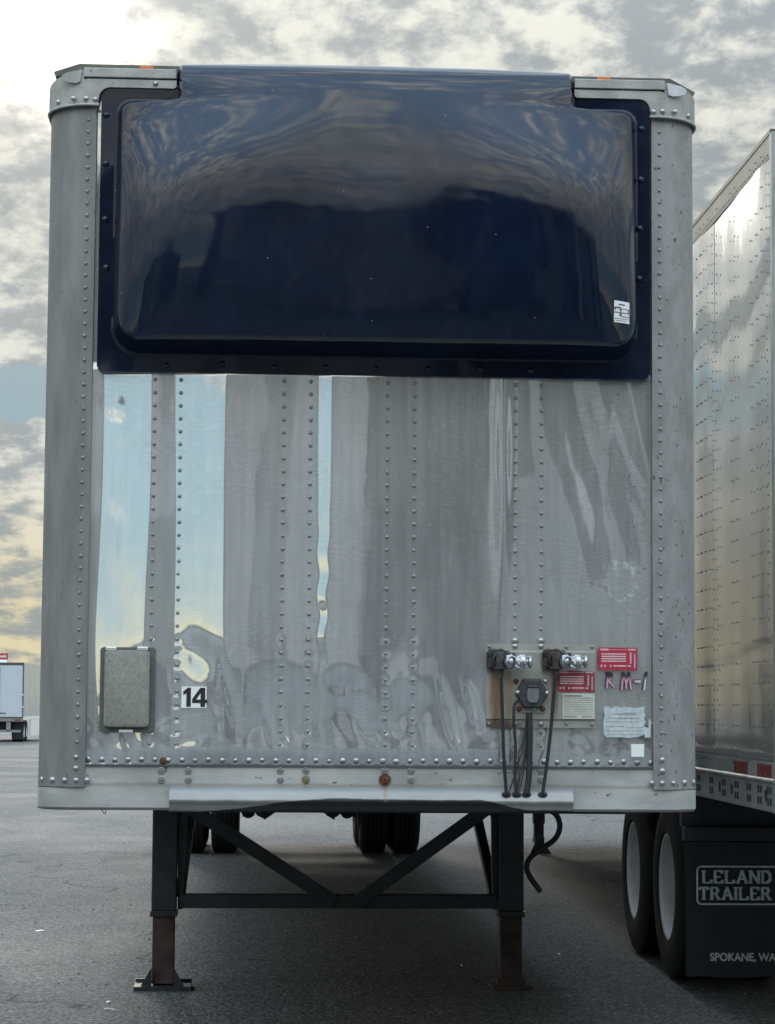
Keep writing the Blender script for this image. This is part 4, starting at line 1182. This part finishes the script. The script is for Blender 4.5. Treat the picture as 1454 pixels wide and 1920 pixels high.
# rounded frame line
(xa, za), (xb, zb) = flap_pt(1306, 1623), flap_pt(1477, 1697)
o1 = rot_poly((xa+xb)/2, (za+zb)/2, xb-xa, za-zb, .028); o2 = rot_poly((xa+xb)/2, (za+zb)/2, xb-xa-.018, za-zb-.018, .019)
b0 = len(LT.v); n = len(o1)
LT.v += [(x, yl, z) for x, z in o1]+[(x, yl, z) for x, z in o2]
for i in range(n): LT.f.append((b0+i, b0+(i+1) % n, b0+n+(i+1) % n, b0+n+i))
LT.obj('flap_lettering', M_flapt, B, fixn=False)
x_, z_ = flap_pt(1393, 1795)
link('flap_lettering', text_mesh('SPOKANE, WA', .058, M_flapt, .0016, .92), B, (x_, yl-.001, z_))
# its own landing gear, far under the nose
for x in (.42, 2.2):
    lx = x
    MB().box((lx-.06, 14.55, .30), (lx+.06, 14.67, 1.08)).box((lx-.05, 14.56, .05), (lx+.05, 14.66, .30)).box((lx-.075, 14.54, .44), (lx+.075, 14.68, .50)).prism([(lx-.10, 0), (lx+.12, 0), (lx+.05, .10), (lx+.05, .16), (lx-.05, .16), (lx-.05, .10)], 14.50, 14.72).obj('support_leg', M_dark, B)
MB().box((.49, 14.58, .40), (2.13, 14.64, .48)).obj('support_brace', M_dark, B)

# ------------------------------------------------------------------ white trailers far left
FZ = gz(105)
Fr = at(43, 1392, 105)
def far_trailer(x, y, rz, mside, label, big=True):
    t = empty('semi_trailer', (x, y, FZ), rz); tag(t, label, 'trailer')
    # origin at rear right corner; x to the left negative
    h = 3.97; L = 15.0
    MB().box((-2.58, .0, 1.12), (-.04, .05, h-.02)).obj('rear_wall', M_dkgrey, t)
    for k in range(2): MB().box((-2.50+k*1.235, -.05, 1.25), (-1.275+k*1.235, -.001, h-.14)).obj('rear_door', M_wbody, t)
    MB().box((-2.6, -.06, h-.13), (0, .0, h)).obj('rear_header', M_dkgrey, t)
    MB().box((-.055, -.07, 1.2), (0, .0, h-.131)).obj('rear_post', M_dkgrey, t)
    MB().box((-2.6, -.07, 1.2), (-2.545, .0, h-.131)).obj('rear_post', M_dkgrey, t)
    for z in (1.75, 2.35): MB().box((-.16, -.085, z-.02), (.02, -.071, z+.02)).obj('door_hinge', M_white, t)
    MB().box((-1.22, -.08, 1.42), (-.85, -.055, 1.46)).obj('door_handle', M_dkgrey, t)
    for xx in (-1.21, -1.29): MB().tube([(xx, -.07, 1.3), (xx, -.07, h-.2)], .02, 6).obj('lock_rod', M_dkgrey, t)
    # side wall, rippled
    yy = np.linspace(0.01, L, 60); z2 = np.linspace(1.25, h-.02, 24); YY, ZZ = np.meshgrid(yy, z2)
    link('side_wall', grid_mesh('side_wall', .012*np.sin(YY*2.1)+.02*vnoise(YY, ZZ, 1.2, 1.3, 8)*.3, YY, ZZ, mside), t)
    MB().box((-2.6, .06, 1.15), (-.02, L, h-.03)).obj('body', M_wbody, t)
    MB().box((-.03, .01, 1.10), (.035, L, 1.26)).obj('bottom_rail', M_white, t)
    MB().box((-2.5, -.05, 1.02), (-.02, .2, 1.20)).obj('rear_sill', mat('sill_grey', (.20, .19, .19), .6), t)
    for k in range(4): MB().box((-1.15+k*.30, -.07, 1.205), (-1.02+k*.30, -.051, 1.235)).obj('sill_light', M_dkgrey, t)
    MB().box((-.42, -.06, 1.06), (-.12, -.051, 1.14)).obj('tail_lamp', M_redtape, t)
    # under-run guard
    MB().box((-2.0, .0, .48), (-.12, .06, .60)).box((-.84, .0, .56), (-.62, .06, 1.05)).box((-2.0, .0, .56), (-1.8, .06, 1.05)).obj('rear_guard', mat('guard_grey', (.22, .22, .24), .6), t)
    for xa in (-.57, -2.5): MB().box((xa, .5, .12), (xa+.55, .53, 1.0)).obj('mud_flap', M_flap, t)
    MB().box((-2.45, .9, .50), (-.15, 3.2, 1.06)).obj('running_gear', M_dark, t)
    for y_ in (1.3, 2.6):
        for xx in (-2.4, -2.08, -.52, -.20): wheel(t, xx, y_, .51, 0, 1)
    MB().box((-.02, 3.6, .28), (.02, 8.8, 1.12)).obj('side_skirt', M_white, t)
    return t
far_trailer(Fr.x, 105, -.0, M_wside, 'white box trailer in the far distance at the left edge, rear doors facing us')
# red roadside sign behind
sg = at(15, 1237, 112)
S = empty('roadside_sign', (sg.x-1.5, 112, gz(112))); tag(S, 'red sign with white lettering standing above the far white trailer', 'sign')
h0 = sg.z-gz(112)
MB().box((-1.8, -.12, h0+.02), (1.5, .12, h0+.34)).obj('sign_panel', mat('sign_red', (.34, .03, .035), .5), S)
MB().box((-1.8, -.10, h0-.16), (1.45, .10, h0-.03)).obj('sign_band', M_white, S)
MB().box((-.12, -.06, 0), (.12, .06, h0-.16)).obj('sign_post', M_dkgrey, S)
link('sign_lettering', text_mesh('twork', .21, M_white, .004, 1.0), S, (1.17, -.13, h0+.18))

# ------------------------------------------------------------------ what the nose reflects: the yard behind the camera
def building(name, x0, x1, y0, y1, h, m, label, bays=True):
    t = empty(name, ((x0+x1)/2, (y0+y1)/2, 0)); tag(t, label, 'building')
    w, d = (x1-x0)/2, (y1-y0)/2
    MB().box((-w, -d, 0), (w, d, h)).obj('wall', m, t)
    MB().box((-w-.2, -d-.2, h), (w+.2, d+.2, h+.3)).obj('roof', M_roof, t)
    rb = random.Random(int(x0*10)); pm = [mat('cladding_%d' % q, (a_, a_*1.04, a_*1.06), .7, 0, .4, .1, .5) for q, a_ in enumerate((.02, .07, .16, .30))]
    xx = -w
    while xx < w-.1:
        ww = min(rb.choice((.9, 1.2, 1.2, 1.8)), w-xx)
        MB().box((xx+.01, d+.001, .10), (xx+ww-.01, d+.04, h-.02)).obj('wall_panel', rb.choice(pm), t); xx += ww
    n = int((x1-x0)/4.5)
    for k in range(n):
        xx = -w+2.2+k*4.5
        MB().box((xx-1.3, d, .9), (xx+1.3, d+.05, 4.0)).obj('dock_door', mat('dock_door_grey', (.14, .15, .15), .6), t)
    return t
M_whouse = mat('brown_metal_cladding', (.10, .105, .11), .7, 0, .4, .2, .5)
building('warehouse', -3.3, 20, -42, -22, 8.6, M_whouse, 'dark metal clad warehouse across the yard')
building('dock_building', -50, -15, -46, -30, 7.5, M_whouse, 'long low dock building left of the dark warehouse')
building('office_building', 2.5, 9.5, -21.6, -20.2, 9.9, mat('grey_brick', (.09, .088, .085), .8, 0, .3, .2, 1), 'grey stair tower in front of the warehouse')
tw = random.Random(3)
mb = MB()
for k in range(240):
    a = R(180+k*180/240); d_ = 260+tw.uniform(-15, 15); hh_ = tw.uniform(2.0, 4.0)*1.0
    x, y = d_*math.cos(a), d_*math.sin(a)
    mb.lathe([(0, 3.2), (hh_*.5, 3.8), (hh_*.85, 2.2), (hh_, .3)], 'Z', 7, (x, y, -.5))
tag(mb.obj('far_treeline', mat('dark_foliage', (.05, .06, .045), .9, 0, .2, .3, .5)), 'low line of trees beyond the yard', kind='stuff')
po = empty('utility_pole', (17.2, -27, 0)); tag(po, 'wooden utility pole beside the warehouse', 'pole')
MB().tube([(0, 0, 0), (0, 0, 12)], [.17, .11], 10).obj('pole', M_dkgrey, po); MB().box((-1.1, -.06, 11), (1.1, .06, 11.15)).obj('cross_arm', M_dkgrey, po)

# ------------------------------------------------------------------ litter on the asphalt
def gpt(u, v):
    D_ = F_+R2*((u-727)/CF)-U2*((v-960)/CF); t = -CAM.z/D_.z; return CAM+D_*t
def scrap(u, v, w, l, name='paper_scrap', label='white scrap of paper lying on the asphalt', m=M_litter):
    p = gpt(u, v); n = 7; vs = []
    for k in range(n):
        a = 2*math.pi*k/n; rr = random.uniform(.7, 1.1); vs.append((w*rr*math.cos(a), l*rr*math.sin(a)))
    mb = MB(); b = len(mb.v)
    mb.v += [(x, y, random.uniform(.003, .009)) for x, y in vs]+[(x, y, .001) for x, y in vs]
    mb.f.append(tuple(range(n))); mb.f += [(i, (i+1) % n, n+(i+1) % n, n+i) for i in range(n)]
    o = mb.obj(name, m); o.location = (p.x, p.y, 0)
    tag(o, label, 'litter', 'white scraps on the asphalt')
scrap(75, 1746, .034, .05, 'paper_scrap', 'largest white paper scrap, left of the landing leg')
scrap(203, 1880, .011, .03, label='white paper bit just below the left landing foot')
scrap(866, 1811, .009, .03, label='white paper bit left of the right landing foot')
scrap(1049, 1790, .010, .03, label='white paper bit right of the right landing foot')
p = gpt(197, 1893); q = gpt(209, 1895)
tag(MB().tube([(p.x, p.y, .004), ((p.x+q.x)/2, p.y-.02, .009), (q.x+.02, q.y, .004)], .003, 5).obj('straw', M_litter), 'thin pale straw on the asphalt in front of the left foot', 'litter')
mb = MB(); rg = random.Random(11)
for k in range(900):
    y = rg.uniform(-1, 9) if k % 2 else rg.uniform(0, 22); x = rg.uniform(-5, 5)
    s = rg.uniform(.003, .009)
    vs = [(x+s*a, y+s*b_, s*c_*.8+s*.4) for a, b_, c_ in ((1, 0, 0), (-1, .2, 0), (.1, 1, 0), (0, -1, .1), (0, 0, 1), (0, 0, -1))]
    mb.add(vs, [(0, 2, 4), (2, 1, 4), (1, 3, 4), (3, 0, 4), (2, 0, 5), (1, 2, 5), (3, 1, 5), (0, 3, 5)])
tag(mb.obj('loose_gravel', mat('pebble_grey', (.22, .215, .20), .8, 0, .3, .5, 12)), 'loose grit scattered over the asphalt', kind='stuff')
print('rivets', count[0])
